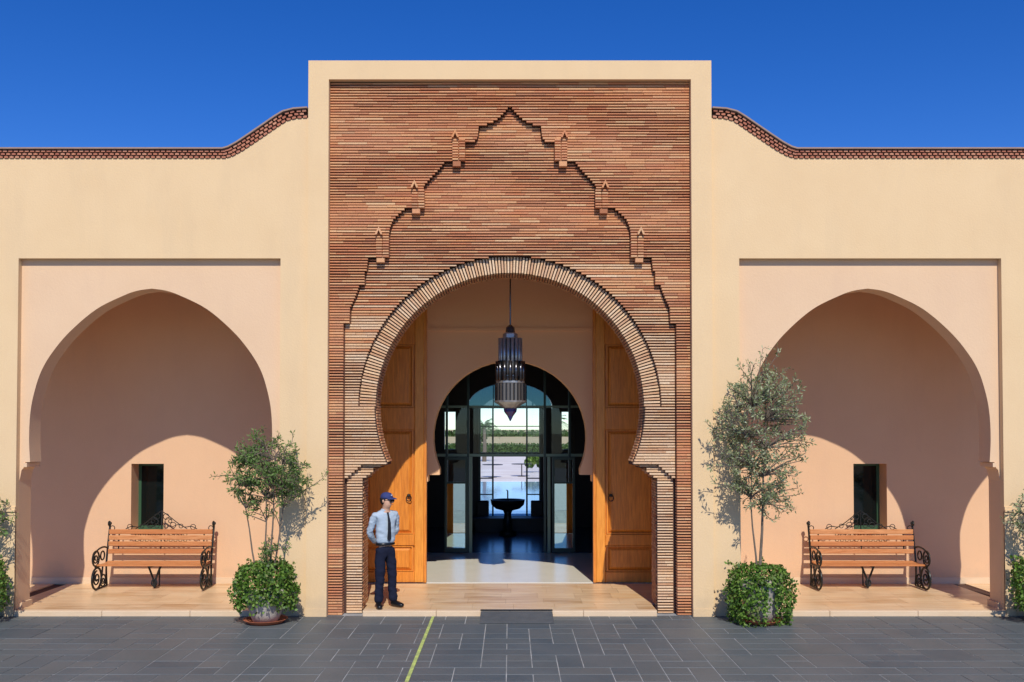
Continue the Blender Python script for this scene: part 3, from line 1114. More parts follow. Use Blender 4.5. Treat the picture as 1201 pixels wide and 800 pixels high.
for s in (-1, 1):
    MB().box(s * 21 * SF, s * (cx_ - 0.05), 12.12, 12.13, STEP, zs_ - 0.03).build('pane', M['glass'], gwin)
MB().prism([[(x * 0.99, z) for x, z in arch]], 12.12, 12.13).build('fanlight', M['glass_tint'], gwin)
# dark low cabinet behind the basin
cbx = empty('low_table', (0, 10.9, STEP), label='long dark low table in the hall behind the stone basin', cat='table')
MB().box(-0.98, 0.98, 10.75, 11.5, UZ(608, 10.75) - 0.05, UZ(608, 10.75)).build('table_top', M['dark'], cbx)
MB().box(-0.93, 0.93, 10.8, 11.45, STEP, UZ(608, 10.75) - 0.051).build('plinth', M['dark'], cbx)

# glazed screen with two door leaves folded open
GY = 6.6
SG = (CAM_D + GY) / F_PX
scr = empty('glazed_screen', (0, GY, STEP), label='dark green framed glass screen with open glass leaves across the hall', cat='glass screen')
f1 = MB()
for y, h in ((477, 0.05), (534, 0.06)):
    z = UZ(y, GY)
    f1.box(-1.9, 1.9, GY, GY + 0.05, z - h / 2, z + h / 2)
f1.build('transom', M['glazing_pale'], scr)
for x in (524 - 598, 549 - 598, 639 - 598, 668 - 598):
    MB().box(x * SG - 0.025, x * SG + 0.025, GY - 0.01, GY + 0.06, STEP, 5.35).build('post', M['glazing'], scr)
for s in (-1, 1):
    a, b = sorted((s * 49 * SG, s * 44 * SG))
    MB().box(a + (0.03 if s < 0 else 0), b - (0 if s < 0 else 0.03), GY - 0.03, GY + 0.02, STEP, UZ(534, GY) - 0.04).build('post', M['glazing_pale'], scr)
    a, b = sorted((s * 49.5 * SG, s * 76 * SG))
    leaf = MB()
    z0, z1 = STEP + 0.02, UZ(534, GY) - 0.04
    for bx in ((a, a + 0.05, z0, z1), (b - 0.05, b, z0, z1), (a + 0.05, b - 0.05, z0, z0 + 0.09), (a + 0.05, b - 0.05, z1 - 0.06, z1)):
        leaf.box(bx[0], bx[1], GY - 0.09, GY - 0.045, bx[2], bx[3])
    zm_ = UZ(566, GY)
    leaf.box(a + 0.05, b - 0.05, GY - 0.088, GY - 0.047, zm_ - 0.02, zm_ + 0.02)
    lf = leaf.build('door_leaf', M['glazing'], scr)
    MB().box(a + 0.05, b - 0.05, GY - 0.07, GY - 0.062, z0 + 0.09, zm_ - 0.02).build('pane', M['glass_mirror'], lf)
    MB().box(a + 0.05, b - 0.05, GY - 0.07, GY - 0.062, zm_ + 0.02, z1 - 0.06).build('pane', M['glass'], lf)
    MB().box(s * 49 * SG, s * 76 * SG, GY + 0.02, GY + 0.028, UZ(534, GY) + 0.04, UZ(477, GY) - 0.03).build('pane', M['glass'], scr)
MB().box(-43 * SG, 40 * SG, GY + 0.02, GY + 0.028, UZ(534, GY) + 0.04, UZ(477, GY) - 0.03).build('pane', M['glass'], scr)

# stone basin
FYB = 10.0
SB = (CAM_D + FYB) / F_PX
bz = UZ(598, FYB)
bt = UZ(586, FYB)
bx_ = (595.5 - XV) * SB
basin = empty('stone_basin', (bx_, FYB, STEP), label='dark pedestal basin with a small upright spout in the centre of the hall', cat='basin')
br_ = 20 * SB
MB().lathe([(br_ * 0.25, bz - 0.02), (br_ * 0.7, bz + 0.03), (br_ * 0.95, (bz + bt) / 2), (br_, bt - 0.02), (br_ * 1.02, bt), (br_ * 0.9, bt), (br_ * 0.8, bt - 0.04), (0.01, bt - 0.08)], bx_, FYB, 28).build('bowl', M['iron'], basin, True)
MB().lathe([(0.22, STEP), (0.22, STEP + 0.08), (0.12, STEP + 0.14), (0.09, bz - 0.1), (0.12, bz - 0.02)], bx_, FYB, 16).build('pedestal', M['iron'], basin, True)
MB().tube([(bx_, FYB, bt - 0.08), (bx_, FYB, bt + 0.22), (bx_ - 0.03, FYB, bt + 0.25)], 0.018, 6).build('spout', M['iron'], basin)

# ------------------------------------------------------------------ garden behind the hall
MB().box(-25, 25, 12.4, 16.5, -0.3, 0.04).build('garden_terrace', mat('white paving', (0.72, 0.68, 0.62), (0.62, 0.58, 0.52), 0.6, 1, 0.6), kind='structure')
MB().box(-9, 9, 16.5, 36, -0.3, -0.01).build('water', mat('pool water', (0.30, 0.46, 0.66), (0.36, 0.52, 0.72), 0.6, 0.6, 0.08, 0.2, 2.0, spec=0.6), kind='structure')
pvm = mat('sunlit garden paving', (0.84, 0.80, 0.76), (0.66, 0.58, 0.54), 0.8, 0.4, 0.8)
MB().box(-30, 30, 36, 88, -0.3, 0.0).box(-30, -9, 16.5, 36, -0.3, 0.0).box(9, 30, 16.5, 36, -0.3, 0.0).build('garden_paving', pvm, kind='structure')


def leaf_cloud(mb, pts_fn, n, size, aspect=0.5, seed=0, up=0.2):
    rnd = random.Random(seed)
    for _ in range(n):
        p, nrm = pts_fn(rnd)
        d = Vector((rnd.gauss(0, 1), rnd.gauss(0, 1), rnd.gauss(0, 1) + up)).normalized()
        nn = (nrm * 1.0 + Vector((rnd.gauss(0, .6), rnd.gauss(0, .6), rnd.gauss(0, .6)))).normalized()
        a = d.cross(nn)
        if a.length < 1e-3:
            continue
        a.normalize()
        L = size * rnd.uniform(0.6, 1.25)
        w = L * aspect * 0.5
        q = [p - d * L * .5, p + a * w, p + d * L * .5, p - a * w]
        mb.add(q, [(0, 1, 2, 3)], rnd.random())


hedge = empty('clipped_hedge', (0, 92, 0), label='long low green hedge across the garden beyond the white paving', cat='hedge')
hb = MB().box(-60, 60, 90.5, 93.5, 0, 1.0)
hb.build('hedge_core', M['leaf_hedge'], hedge)
hm = MB()
leaf_cloud(hm, lambda r: (Vector((r.uniform(-22, 22), r.choice((90.4, r.uniform(90.4, 93.5))), r.uniform(0, 1.15))), Vector((0, -1, 0.6))), 6000, 0.35, 0.6, 5)
hm.build('foliage', M['leaf_hedge'], hedge)


def palm(x, y, h, lab, seed):
    rnd = random.Random(seed)
    P = empty('palm_tree', (x, y, 0), label=lab, cat='palm tree')
    MB().tube([(x, y, 0), (x + 0.05, y, h * 0.5), (x, y, h)], [0.2, 0.16, 0.14], 8).build('trunk', M['bark'], P)
    fm = MB()
    for k in range(26):
        az = rnd.uniform(0, 2 * math.pi)
        el = rnd.uniform(-0.2, 1.2)
        L = rnd.uniform(1.3, 1.9)
        pts = []
        for i in range(8):
            t = i / 7
            rr = L * t * math.cos(el) * 1.0
            zz_ = L * t * math.sin(el) - 0.9 * t * t
            pts.append(Vector((x + rr * math.cos(az), y + rr * math.sin(az), h + zz_)))
        sd = Vector((-math.sin(az), math.cos(az), 0))
        for i in range(1, 8):
            for sg in (-1, 1):
                for q in range(2):
                    b = pts[i - 1].lerp(pts[i], q / 2)
                    tip = b + (sd * sg * 0.35 + (pts[i] - pts[i - 1]) * 0.9 + Vector((0, 0, -0.14)))
                    e = (pts[i] - pts[i - 1]).normalized() * 0.03
                    fm.add([b - e, b + e, tip], [(0, 1, 2)], rnd.random())
    fm.build('crown', M['leaf_hedge'], P)


palm(-2.2, 66, 3.0, 'small palm left of the garden view through the hall', 3)
palm(4.9, 84, 3.6, 'taller distant palm right of the garden view through the hall', 5)


def bush(name, x, y, r, h, lab, cat, seed, n=1600, sz=0.3, m='leaf_hedge', trunk=True):
    T = empty(name, (x, y, 0), label=lab, cat=cat)
    if trunk:
        MB().tube([(x, y, 0), (x, y, h * 0.6)], [0.12, 0.06], 6).build('trunk', M['bark'], T)
    rnd0 = random.Random(seed)
    blobs = [(Vector((x + rnd0.uniform(-.6, .6) * r, y + rnd0.uniform(-.6, .6) * r, h * rnd0.uniform(0.45, 0.85))), r * rnd0.uniform(.35, .6)) for _ in range(9)]

    def f(rd):
        c, br = rd.choice(blobs)
        v = Vector((rd.gauss(0, 1), rd.gauss(0, 1), rd.gauss(0, 1))).normalized()
        return c + v * br * rd.uniform(0.5, 1.0), v
    mb = MB()
    leaf_cloud(mb, f, n, sz, 0.6, seed)
    mb.build('crown', M[m], T)


bush('garden_tree', -3.4, 96, 1.3, 3.6, 'dark green garden tree left of the field in the view through the hall', 'tree', 11)
bush('flowering_shrub', 1.6, 46, 0.6, 1.25, 'yellow green garden shrub right of the pool end in the view through the hall', 'shrub', 12, 1400, 0.25, 'leaf_ivy', False)
tl = MB()
leaf_cloud(tl, lambda r: (Vector((r.uniform(-40, 40), r.uniform(325, 335), r.random() ** 1.5 * (1.5 + 0.8 * math.sin(r.uniform(-40, 40) * 0.4)))), Vector((0, -1, 0.3))), 5000, 1.3, 0.7, 9)
tl.build('far_treeline', M['leaf_hedge'], kind='stuff')
# cafe tables by the pool
wm = mat('white outdoor furniture', (0.7, 0.68, 0.66), rough=0.5)
for k, (x, y, lab) in enumerate(((-1.0, 40, 'round garden table left of the pool axis seen through the hall'), (0.7, 41, 'round garden table right of the pool axis seen through the hall'))):
    T = empty('garden_table', (x, y, 0), label=lab, cat='table', group='garden tables beyond the pool')
    MB().lathe([(0.6, 0.72), (0.6, 0.75)], x, y, 16).build('table_top', M['dark'], T)
    MB().lathe([(0.25, 0.0), (0.25, 0.03), (0.03, 0.06), (0.03, 0.719)], x, y, 8).build('pedestal', M['dark'], T)
for s in (-1, 1):
    T = empty('planter_box', (s * 0.74, 11.75, STEP), label='dark square planter box at the %s foot of the garden window' % ('left' if s < 0 else 'right'), cat='planter', group='planter boxes under the garden window')
    MB().bbox(s * 0.58, s * 0.90, 11.6, 11.9, STEP, UZ(588, 11.7), 0.01).build('box', M['dark'], T)
    MB().box(s * 0.60, s * 0.88, 11.62, 11.88, UZ(588, 11.7) + 0.001, UZ(588, 11.7) + 0.012).build('soil', M['soil'], T)

# ================================================================== ENTRANCE MAT / RAMP
xr0, xr1 = U(563, 720, -0.3)[0], U(649, 720, -0.3)[0]
rmat = mat('dark grey ribbed rubber', (0.075, 0.08, 0.085), (0.12, 0.12, 0.12), 0.6, 6, 0.75, 0.5, 80)
ramp = MB()
ramp.add([(xr0, -0.5, 0.006), (xr1, -0.5, 0.006), (xr1, -0.5, 0.018), (xr0, -0.5, 0.018), (xr0, 0.02, 0.006), (xr1, 0.02, 0.006), (xr1, 0.02, STEP - 0.004), (xr0, 0.02, STEP - 0.004)],
         [(0, 1, 2, 3), (3, 2, 6, 7), (0, 3, 7, 4), (1, 5, 6, 2), (4, 7, 6, 5), (0, 4, 5, 1)])
rp = empty('entrance_ramp', ((xr0 + xr1) / 2, -0.25, 0), label='dark grey ribbed wedge ramp leading up the step in front of the gateway', cat='ramp')
ramp.build('wedge', rmat, rp)
rb = MB()
for i in range(22):
    t = (i + 0.5) / 22
    y = -0.49 + t * 0.5
    z = 0.018 + t * (STEP - 0.022) + 0.001
    rb.box(xr0 + 0.02, xr1 - 0.02, y, y + 0.010, z - 0.002, z + 0.004)
rb.build('ribbing', rmat, rp, kind='stuff')
MB().box(xr0 - 0.004, xr1 + 0.004, 0.022, 0.09, STEP + 0.003, STEP + 0.012).build('top_edge', M['iron'], rp)

# ================================================================== LANTERN
LY = 1.8
SL = (CAM_D + LY) / F_PX
lx = (598.5 - XV) * SL
lz = lambda y: UZ(y, LY)
metal = mat('aged pewter metal', (0.46, 0.44, 0.42), (0.24, 0.23, 0.22), 0.7, 12, 0.3, 0.2, 50, metal=0.55)
mdark = mat('dark bronze metal', (0.10, 0.10, 0.11), rough=0.25, metal=0.9)
lglass = mat('frosted lantern glass', (0.55, 0.55, 0.55), (0.35, 0.35, 0.37), 0.5, 12, 0.25, spec=0.6)
bglass = mat('cobalt lantern glass', (0.03, 0.03, 0.16), (0.05, 0.04, 0.10), 0.5, 12, 0.15, spec=0.7)
lan = empty('hanging_lantern', (lx, LY, lz(494)), label='long tiered metal and glass lantern hanging inside the gateway arch', cat='lantern')
MB().tube([(lx, LY, lz(384)), (lx, LY, PZ)], 0.012, 6).build('hanging_rod', mdark, lan)
MB().lathe([(0.05, PZ - 0.06), (0.09, PZ - 0.02), (0.09, PZ - 0.001)], lx, LY, 12).build('ceiling_rose', mdark, lan)
MB().lathe([(0.02, lz(381)), (0.07, lz(384)), (0.08, lz(390))][::-1], lx, LY, 8).build('cap', mdark, lan)
MB().lathe([(0.13, lz(398)), (0.125, lz(392)), (0.09, lz(390.2))], lx, LY, 12).build('collar', metal, lan)


def tubes(n, r, z0, z1, tr, m, name):
    for k in range(n):
        a = 2 * math.pi * (k + 0.5) / n
        x, y = lx + r * math.cos(a), LY + r * math.sin(a)
        MB().tube([(x, y, z0), (x, y, z1)], tr, 8).build(name, m, lan, True)


def core(r, z0, z1, m, name):
    MB().lathe([(r, z0), (r, z1)], lx, LY, 12).build(name, m, lan)


tubes(16, 0.178, lz(439), lz(397), 0.030, metal, 'glass_tube')
core(0.15, lz(440), lz(397.5), mdark, 'inner_drum')
tubes(14, 0.222, lz(447), lz(424), 0.036, mdark, 'lower_tube')
core(0.24, lz(449.5), lz(447), metal, 'ring_plate')
for k in range(24):
    a = 2 * math.pi * k / 24
    x, y = lx + 0.255 * math.cos(a), LY + 0.255 * math.sin(a)
    MB().tube([(x, y, lz(470)), (x, y, lz(450))], 0.012, 5).build('rib', mdark, lan)
core(0.245, lz(470), lz(450), mat('smoked lantern glass', (0.11, 0.095, 0.085), rough=0.2, spec=0.6), 'lower_drum')
MB().lathe([(0.11, lz(479)), (0.19, lz(475)), (0.27, lz(472)), (0.275, lz(470))], lx, LY, 16).build('tray', metal, lan)
MB().lathe([(0.008, lz(494)), (0.05, lz(488)), (0.105, lz(483)), (0.115, lz(479.2))], lx, LY, 12).build('pendant', bglass, lan)
core(0.07, lz(446), lz(441), lglass, 'bulb_globe')

# ================================================================== BENCHES


def ring_pts(cy, cz, r, x, a0=0, a1=360, n=18, r1=None):
    out = []
    for i in range(n + 1):
        t = i / n
        a = R(a0 + (a1 - a0) * t)
        rr = r if r1 is None else r + (r1 - r) * t
        out.append((x, cy + rr * math.cos(a), cz + rr * math.sin(a)))
    return out


def make_bench():
    B = empty('garden_bench', (0, 0, 0))
    L = 0.895
    # slats
    for i, z in enumerate((0.94, 0.84, 0.735, 0.605)):
        h = 0.076 if i else 0.08
        yy = 0.25 - 0.10 * (1 - (z - 0.45) / 0.5) * 0.6
        s = MB().bbox(-L, L, yy - 0.012, yy + 0.014, z - h / 2, z + h / 2, 0.006, random.random())
        s.build('back_slat', M['slat'], B)
    for i in range(5):
        y = -0.24 + i * 0.098
        z = 0.425 - 0.012 * math.sin(math.pi * i / 4)
        MB().bbox(-L - 0.0, L + 0.0, y, y + 0.082, z - 0.014, z + 0.014, 0.005, random.random()).build('seat_slat', M['slat'], B)
    for sd in (-1, 1):
        x = sd * (L + 0.012)
        m = MB()
        m.tube(spline([(x, 0.20, 0.02), (x, 0.17, 0.25), (x, 0.18, 0.45), (x, 0.24, 0.75), (x, 0.30, 1.0), (x, 0.31, 1.07)], 4), 0.017, 6)       # back post
        m.tube(ring_pts(0.28, 1.08, 0.035, x, 0, 360, 10), 0.014, 6)
        m.lathe([(0.0, 1.045), (0.03, 1.06), (0.036, 1.08), (0.03, 1.10), (0.0, 1.115)], x, 0.30, 8)
        m.tube([(x, -0.26, 0.40), (x, 0.2, 0.39)], 0.016, 6)                       # seat rail
        m.tube(spline([(x, 0.23, 0.66), (x, 0.08, 0.70), (x, -0.12, 0.69), (x, -0.27, 0.64)], 4), 0.016, 6)   # arm
        m.tube(ring_pts(-0.24, 0.54, 0.125, x, 60, 420, 22), 0.015, 6)
        m.tube(ring_pts(-0.24, 0.54, 0.10, x, 90, 640, 26, 0.02), 0.012, 6)
        m.tube(ring_pts(0.02, 0.56, 0.075, x, 0, 360, 16), 0.013, 6)
        m.tube(ring_pts(-0.20, 0.20, 0.18, x, 0, 360, 26), 0.018, 6)               # wheel-like leg
        m.tube(ring_pts(-0.20, 0.20, 0.13, x, 90, 700, 30, 0.025), 0.014, 6)
        m.tube(ring_pts(0.05, 0.13, 0.10, x, 0, 360, 18), 0.014, 6)
        m.tube(ring_pts(0.05, 0.13, 0.06, x, 180, 600, 18, 0.02), 0.011, 6)
        m.tube([(x, 0.0, 0.21), (x, 0.03, 0.40)], 0.014, 6)
        m.tube([(x, -0.20, 0.02), (x, 0.2, 0.02)], 0.014, 6)
        # small scroll inside the corner of the back
        m.tube([(x - sd * (0.05 + 0.04 * math.cos(t)), 0.29, 1.0 + 0.04 * math.sin(t)) for t in [2 * math.pi * i / 12 for i in range(13)]], 0.008, 5)
        m.build('side_frame', M['iron'], B)
    # crest and straps
    c = MB()
    yb = 0.27
    for sd in (-1, 1):
        c.tube([(sd * x, yb + 0.01, z) for x, z in [(p.x, p.y) for p in spline([(0.62, 0.985, 0), (0.52, 1.03, 0), (0.40, 1.02, 0), (0.28, 1.09, 0), (0.14, 1.2, 0), (0.0, 1.30, 0)], 5)]], 0.008, 5)
        c.tube([(sd * x, yb + 0.01, z) for x, z in [(p.x, p.y) for p in spline([(0.45, 0.985, 0), (0.3, 1.06, 0), (0.16, 1.02, 0), (0.06, 1.1, 0), (0.10, 1.18, 0), (0.18, 1.15, 0)], 5)]], 0.007, 5)
        for (cx, cz, r) in ((0.55, 1.02, 0.045), (0.34, 1.035, 0.035), (0.2, 1.05, 0.05), (0.08, 1.20, 0.05), (0.08, 1.04, 0.04), (0.15, 1.12, 0.03)):
            c.tube([(sd * (cx + r * math.cos(t)), yb + 0.012, cz + r * math.sin(t)) for t in [2 * math.pi * i / 12 for i in range(13)]], 0.0065, 5)
        for z0 in (0.89, 0.79):
            for k in range(5):
                cx = 0.08 + k * 0.085
                r = 0.022
                c.tube([(sd * (cx + r * 1.4 * math.cos(t)), yb, z0 + r * math.sin(t)) for t in [2 * math.pi * i / 8 for i in range(9)]], 0.006, 4)
        c.tube([(sd * 0.74, yb - 0.005, 0.60), (sd * 0.74, yb + 0.03, 0.97)], 0.012, 5)
    c.tube([(0, yb - 0.01, 0.58), (0, yb + 0.03, 1.30)], 0.011, 5)
    c.build('crest', M['iron'], B)
    l = MB()
    l.tube([(0, -0.24, 0.40), (0, 0.2, 0.39)], 0.014, 6)
    l.tube(spline([(-0.11, -0.02, 0.40), (-0.06, -0.02, 0.27), (-0.02, -0.02, 0.16), (0, -0.02, 0.02)], 4), 0.018, 6)
    l.tube(spline([(0.11, -0.02, 0.40), (0.06, -0.02, 0.27), (0.02, -0.02, 0.16), (0, -0.02, 0.02)], 4), 0.018, 6)
    l.tube([(0.045 * math.cos(t), -0.03, 0.10 + 0.06 * math.sin(t)) for t in [2 * math.pi * i / 12 for i in range(13)]], 0.012, 5)
    l.tube([(0, -0.02, 0.02), (0, 0.2, 0.02), (0, 0.22, 0.4)], 0.014, 6)
    l.build('centre_leg', M['iron'], B)
    return B


b1 = make_bench()
BY = 1.98
tag(b1, 'wooden slat bench with black iron scroll arms in the left arch bay', 'bench', 'garden benches in the arch bays')
b2 = copy_tree(b1)
b1.location = (U(187.5, 600, BY + 0.2)[0], BY, STEP + 0.002)
b2.location = (U(1011.5, 600, BY + 0.2)[0], BY, STEP + 0.002)
tag(b2, 'wooden slat bench with black iron scroll arms in the right arch bay')


# ================================================================== POTTED TREES
def olive(T, base, stems, crown_c, crown_r, seed, lm, n_twig, leaf_len, leafs=22, low=0):
    rnd = random.Random(seed)
    tips = []
    tb = MB()
    for (dx, dy, r0, h) in stems:
        pts = []
        top_ = Vector((crown_c[0] + dx * 1.6, crown_c[1] + dy, crown_c[2] + crown_r[2] * rnd.uniform(0.1, 0.7)))
        b0 = Vector((base[0] + dx * 0.25, base[1] + dy * 0.3, base[2]))
        for i in range(7):
            t = i / 6
            p = b0.lerp(top_, t)
            p += Vector((rnd.uniform(-.02, .02), rnd.uniform(-.02, .02), 0)) + Vector((dx * 0.5 * math.sin(math.pi * t), 0, 0))
            pts.append(p)
        tb.tube(pts, [r0 * (1 - 0.8 * i / 6) for i in range(7)], 7)
        tips += pts[3:]
        if low:
            tips += pts[1:3]
    cr = MB()
    for k in range(n_twig):
        # end point in an uneven ellipsoid
        while True:
            v = Vector((rnd.uniform(-1, 1), rnd.uniform(-1, 1), rnd.uniform(-1, 1)))
            if 0.15 < v.length < 1 and not (math.sin(v.x * 4.1 + seed) + math.sin(v.z * 5.3 + seed * 2) + math.sin(v.y * 3.7) < -1.15):
                break
        if rnd.random() < 0.5:
            v = v.normalized() * rnd.uniform(0.75, 1.2)
        taper = 1 - 0.28 * max(0, v.z) - 0.2 * max(0, -v.z)
        e = Vector((crown_c[0] + v.x * crown_r[0] * taper, crown_c[1] + v.y * crown_r[1] * taper, crown_c[2] + v.z * crown_r[2]))
        if k < low:
            e = Vector((base[0] + rnd.gauss(0, 0.10), base[1] + rnd.gauss(0, 0.08) - 0.03, base[2] + 0.45 + rnd.uniform(0, 0.28)))
        if k >= low and rnd.random() < 0.07:
            e += Vector((v.x * 0.25, v.y * 0.1, rnd.uniform(-0.1, 0.15)))
        st_ = min(tips, key=lambda p: (p - e).length + rnd.uniform(0, 0.25) + (0.4 if p.z > e.z + 0.05 else 0))
        mid = st_.lerp(e, 0.5) + Vector((rnd.uniform(-.06, .06), rnd.uniform(-.06, .06), rnd.uniform(0.0, .1)))
        pts = spline([st_, mid, e, e + Vector((rnd.uniform(-.1, .1), rnd.uniform(-.1, .1), rnd.uniform(-0.06, .14)))], 4)
        tb.tube(pts[::2], [0.008 * (1 - 0.7 * i / len(pts[::2])) for i in range(len(pts[::2]))], 4, caps=False)
        m_ = len(pts)
        for j in range(leafs):
            t = rnd.uniform(0.30, 1.0) * (m_ - 1)
            i0 = min(int(t), m_ - 2)
            p = pts[i0].lerp(pts[i0 + 1], t - i0)
            d = (pts[i0 + 1] - pts[i0]).normalized()
            side_ = Vector((rnd.gauss(0, 1), rnd.gauss(0, 1), rnd.gauss(0, 1)))
            ld = (d * 0.7 + side_.normalized() * 0.9).normalized()
            nn = Vector((rnd.gauss(0, 1), rnd.gauss(0, 1) - 0.5, rnd.gauss(0, 1) + 0.5)).normalized()
            a = ld.cross(nn)
            if a.length < 1e-3:
                continue
            a.normalize()
            LL = leaf_len * rnd.uniform(0.6, 1.2)
            w = LL * 0.17
            p = p + side_.normalized() * rnd.uniform(0, 0.035)
            cr.add([p, p + ld * LL * 0.5 + a * w, p + ld * LL, p + ld * LL * 0.5 - a * w], [(0, 1, 2, 3)], rnd.random())
    tb.build('trunk', M['bark'], T)
    cr.build('crown', lm, T)


def ivy(T, c, rx, ry, z0, z1, seed, n=5200, gap=None, wob=0.085):
    rnd0 = random.Random(seed)
    ph = [rnd0.uniform(0, 6.28) for _ in range(6)]

    def f(r):
        while True:
            a = r.uniform(0, 2 * math.pi)
            t = r.uniform(0, 1) ** 0.8
            z = z0 + (z1 - z0) * t
            prof = (0.80 + 0.22 * math.sin(math.pi * min(1, t * 0.72 + 0.22))) * (1 if t < 0.80 else math.sqrt(max(0, 1 - ((t - 0.80) / 0.24) ** 2)))
            bump = 1 + wob * math.sin(3 * a + ph[0] + t * 3) + wob * 0.7 * math.sin(5 * a + ph[1] - 4 * t) + wob * 0.5 * math.sin(9 * a + ph[2] + 7 * t)
            q = prof * bump * (r.uniform(0.70, 1.04) ** 0.6 + (r.uniform(0, 0.14) if math.sin(7 * a + 9 * t + ph[3]) > 0.3 else 0))
            p = Vector((c[0] + rx * q * math.cos(a), c[1] + ry * q * math.sin(a), z + r.uniform(-.02, .02)))
            if t > 0.93:
                p = Vector((c[0] + rx * 0.8 * r.uniform(0, 1) * math.cos(a), c[1] + ry * 0.8 * r.uniform(0, 1) * math.sin(a), z0 + (z1 - z0) * 0.97 + r.uniform(-.03, .02)))
            if gap and p.y < c[1] and abs(p.x - c[0] - gap[0]) < gap[1] * (1.0 - 0.5 * t) and p.z < gap[2] and r.random() < 0.93:
                continue
            return p, Vector((math.cos(a), math.sin(a), 0.45)).normalized()
    mb = MB()
    leaf_cloud(mb, f, int(n * 0.8), 0.052, 0.75, seed + 5, up=-0.2)
    # loose runners that stick out of the mound or hang over the rim
    rs = random.Random(seed + 9)
    for k in range(46):
        a = rs.uniform(0, 2 * math.pi)
        z = rs.uniform(z0 + 0.05, z1)
        o0 = Vector((c[0] + rx * 0.8 * math.cos(a), c[1] + ry * 0.8 * math.sin(a), z))
        d = Vector((math.cos(a), math.sin(a), rs.uniform(-0.6, 0.9)))
        run_len = rs.uniform(0.08, 0.17)
        for j in range(13):
            t = j / 12 * run_len
            p = o0 + d * t + Vector((rs.gauss(0, .012), rs.gauss(0, .012), -0.9 * t * t + rs.gauss(0, .012)))
            leaf_cloud(mb, lambda r_, p=p: (p, Vector((math.cos(a), math.sin(a), 0.5))), 1, 0.045, 0.75, rs.randrange(10 ** 6))
    mb.build('ground_ivy', M['leaf_ivy'], T)


def pot_geo(T, x, y, z0, r, h):
    MB().lathe([(r * 0.62, z0), (r * 0.8, z0 + h * 0.3), (r * 0.96, z0 + h * 0.8), (r * 1.04, z0 + h * 0.9), (r * 1.04, z0 + h), (r * 0.92, z0 + h), (r * 0.9, z0 + h * 0.9), (0.01, z0 + h * 0.9)], x, y, 26).build('pot', M['pot'], T, True)
    MB().lathe([(r * 0.9, z0 + h * 0.86), (r * 0.88, z0 + h * 0.93), (0.01, z0 + h * 0.95)], x, y, 18).build('soil', M['soil'], T)


def saucer(x, y, r, lab):
    S = MB().lathe([(r * 0.8, 0.004), (r, 0.055), (r * 1.03, 0.06), (r * 0.97, 0.06), (r * 0.8, 0.022), (0.01, 0.02)], x, y, 30).build('plant_saucer', M['terracotta'], None, True, own=(x, y, 0))
    tag(S, lab, 'saucer', 'terracotta saucers under the pots')


PY = -0.42
SPY = (CAM_D + PY) / F_PX
px_ = lambda p: (p - XV) * SPY
pz_ = lambda p: UZ(p, PY)
# left of the gateway
x = px_(313)
saucer(x, PY, 0.31, 'terracotta saucer under the pot left of the gateway')
T = empty('potted_tree', (x, PY, 0.022), label='potted dark green leafy tree over ground ivy just left of the gateway', cat='potted tree', group='potted trees along the facade')
pot_geo(T, x - 0.0, PY, 0.024, 0.29, 0.42)
ivy(T, (x, PY), 0.415, 0.38, pz_(716), pz_(660), 3, 5600, gap=(-0.02, 0.26, pz_(706)))
olive(T, (x + 0.02, PY, 0.40), [(-0.20, 0.02, 0.016, 1), (-0.03, 0.05, 0.018, 1), (0.05, -0.04, 0.020, 1), (0.13, 0.0, 0.018, 1)], (px_(315), PY, pz_(556)), (0.56, 0.40, 0.54), 4, M['leaf_green'], 210, 0.056, 34, low=16)
# right of the gateway
x = px_(889)
saucer(px_(890), PY, 0.31, 'terracotta saucer under the pot right of the gateway')
T = empty('potted_tree', (x, PY, 0.022), label='potted silver leaved olive tree over ground ivy right of the gateway', cat='potted tree', group='potted trees along the facade')
pot_geo(T, px_(892), PY, 0.024, 0.29, 0.55)
ivy(T, (x, PY), 0.435, 0.39, pz_(731), pz_(662), 8, 6200, gap=(0.09, 0.07, pz_(685)))
olive(T, (x, PY, 0.5), [(-0.10, 0.0, 0.017, 1), (0.02, 0.02, 0.026, 1)], (px_(896), PY, pz_(510)), (0.68, 0.46, 1.06), 9, M['leaf_olive'], 310, 0.058, 30)
# outermost two, mostly outside the photograph
for s, lab, sd in ((-1, 'potted tree at the far left end of the facade mostly cut by the photo edge', 21), (1, 'potted tree at the far right end of the facade mostly cut by the photo edge', 25)):
    x = s * 7.83
    saucer(x, PY, 0.31, 'terracotta saucer under the pot at the far %s end' % ('left' if s < 0 else 'right'))
    T = empty('potted_tree', (x, PY, 0.022), label=lab, cat='potted tree', group='potted trees along the facade')
    pot_geo(T, x, PY, 0.024, 0.29, 0.42)
    ivy(T, (x, PY), 0.47, 0.42, 0.16, 0.95, sd, 3800)
    olive(T, (x, PY, 0.5), [(-0.15, 0.0, 0.015, 1), (0.10, 0.02, 0.02, 1)], (x + (0 if s > 0 else 0.0), PY, 1.55), (0.52, 0.4, 0.45), sd, M['leaf_green'] if s < 0 else M['leaf_olive'], 90, 0.06, 26)

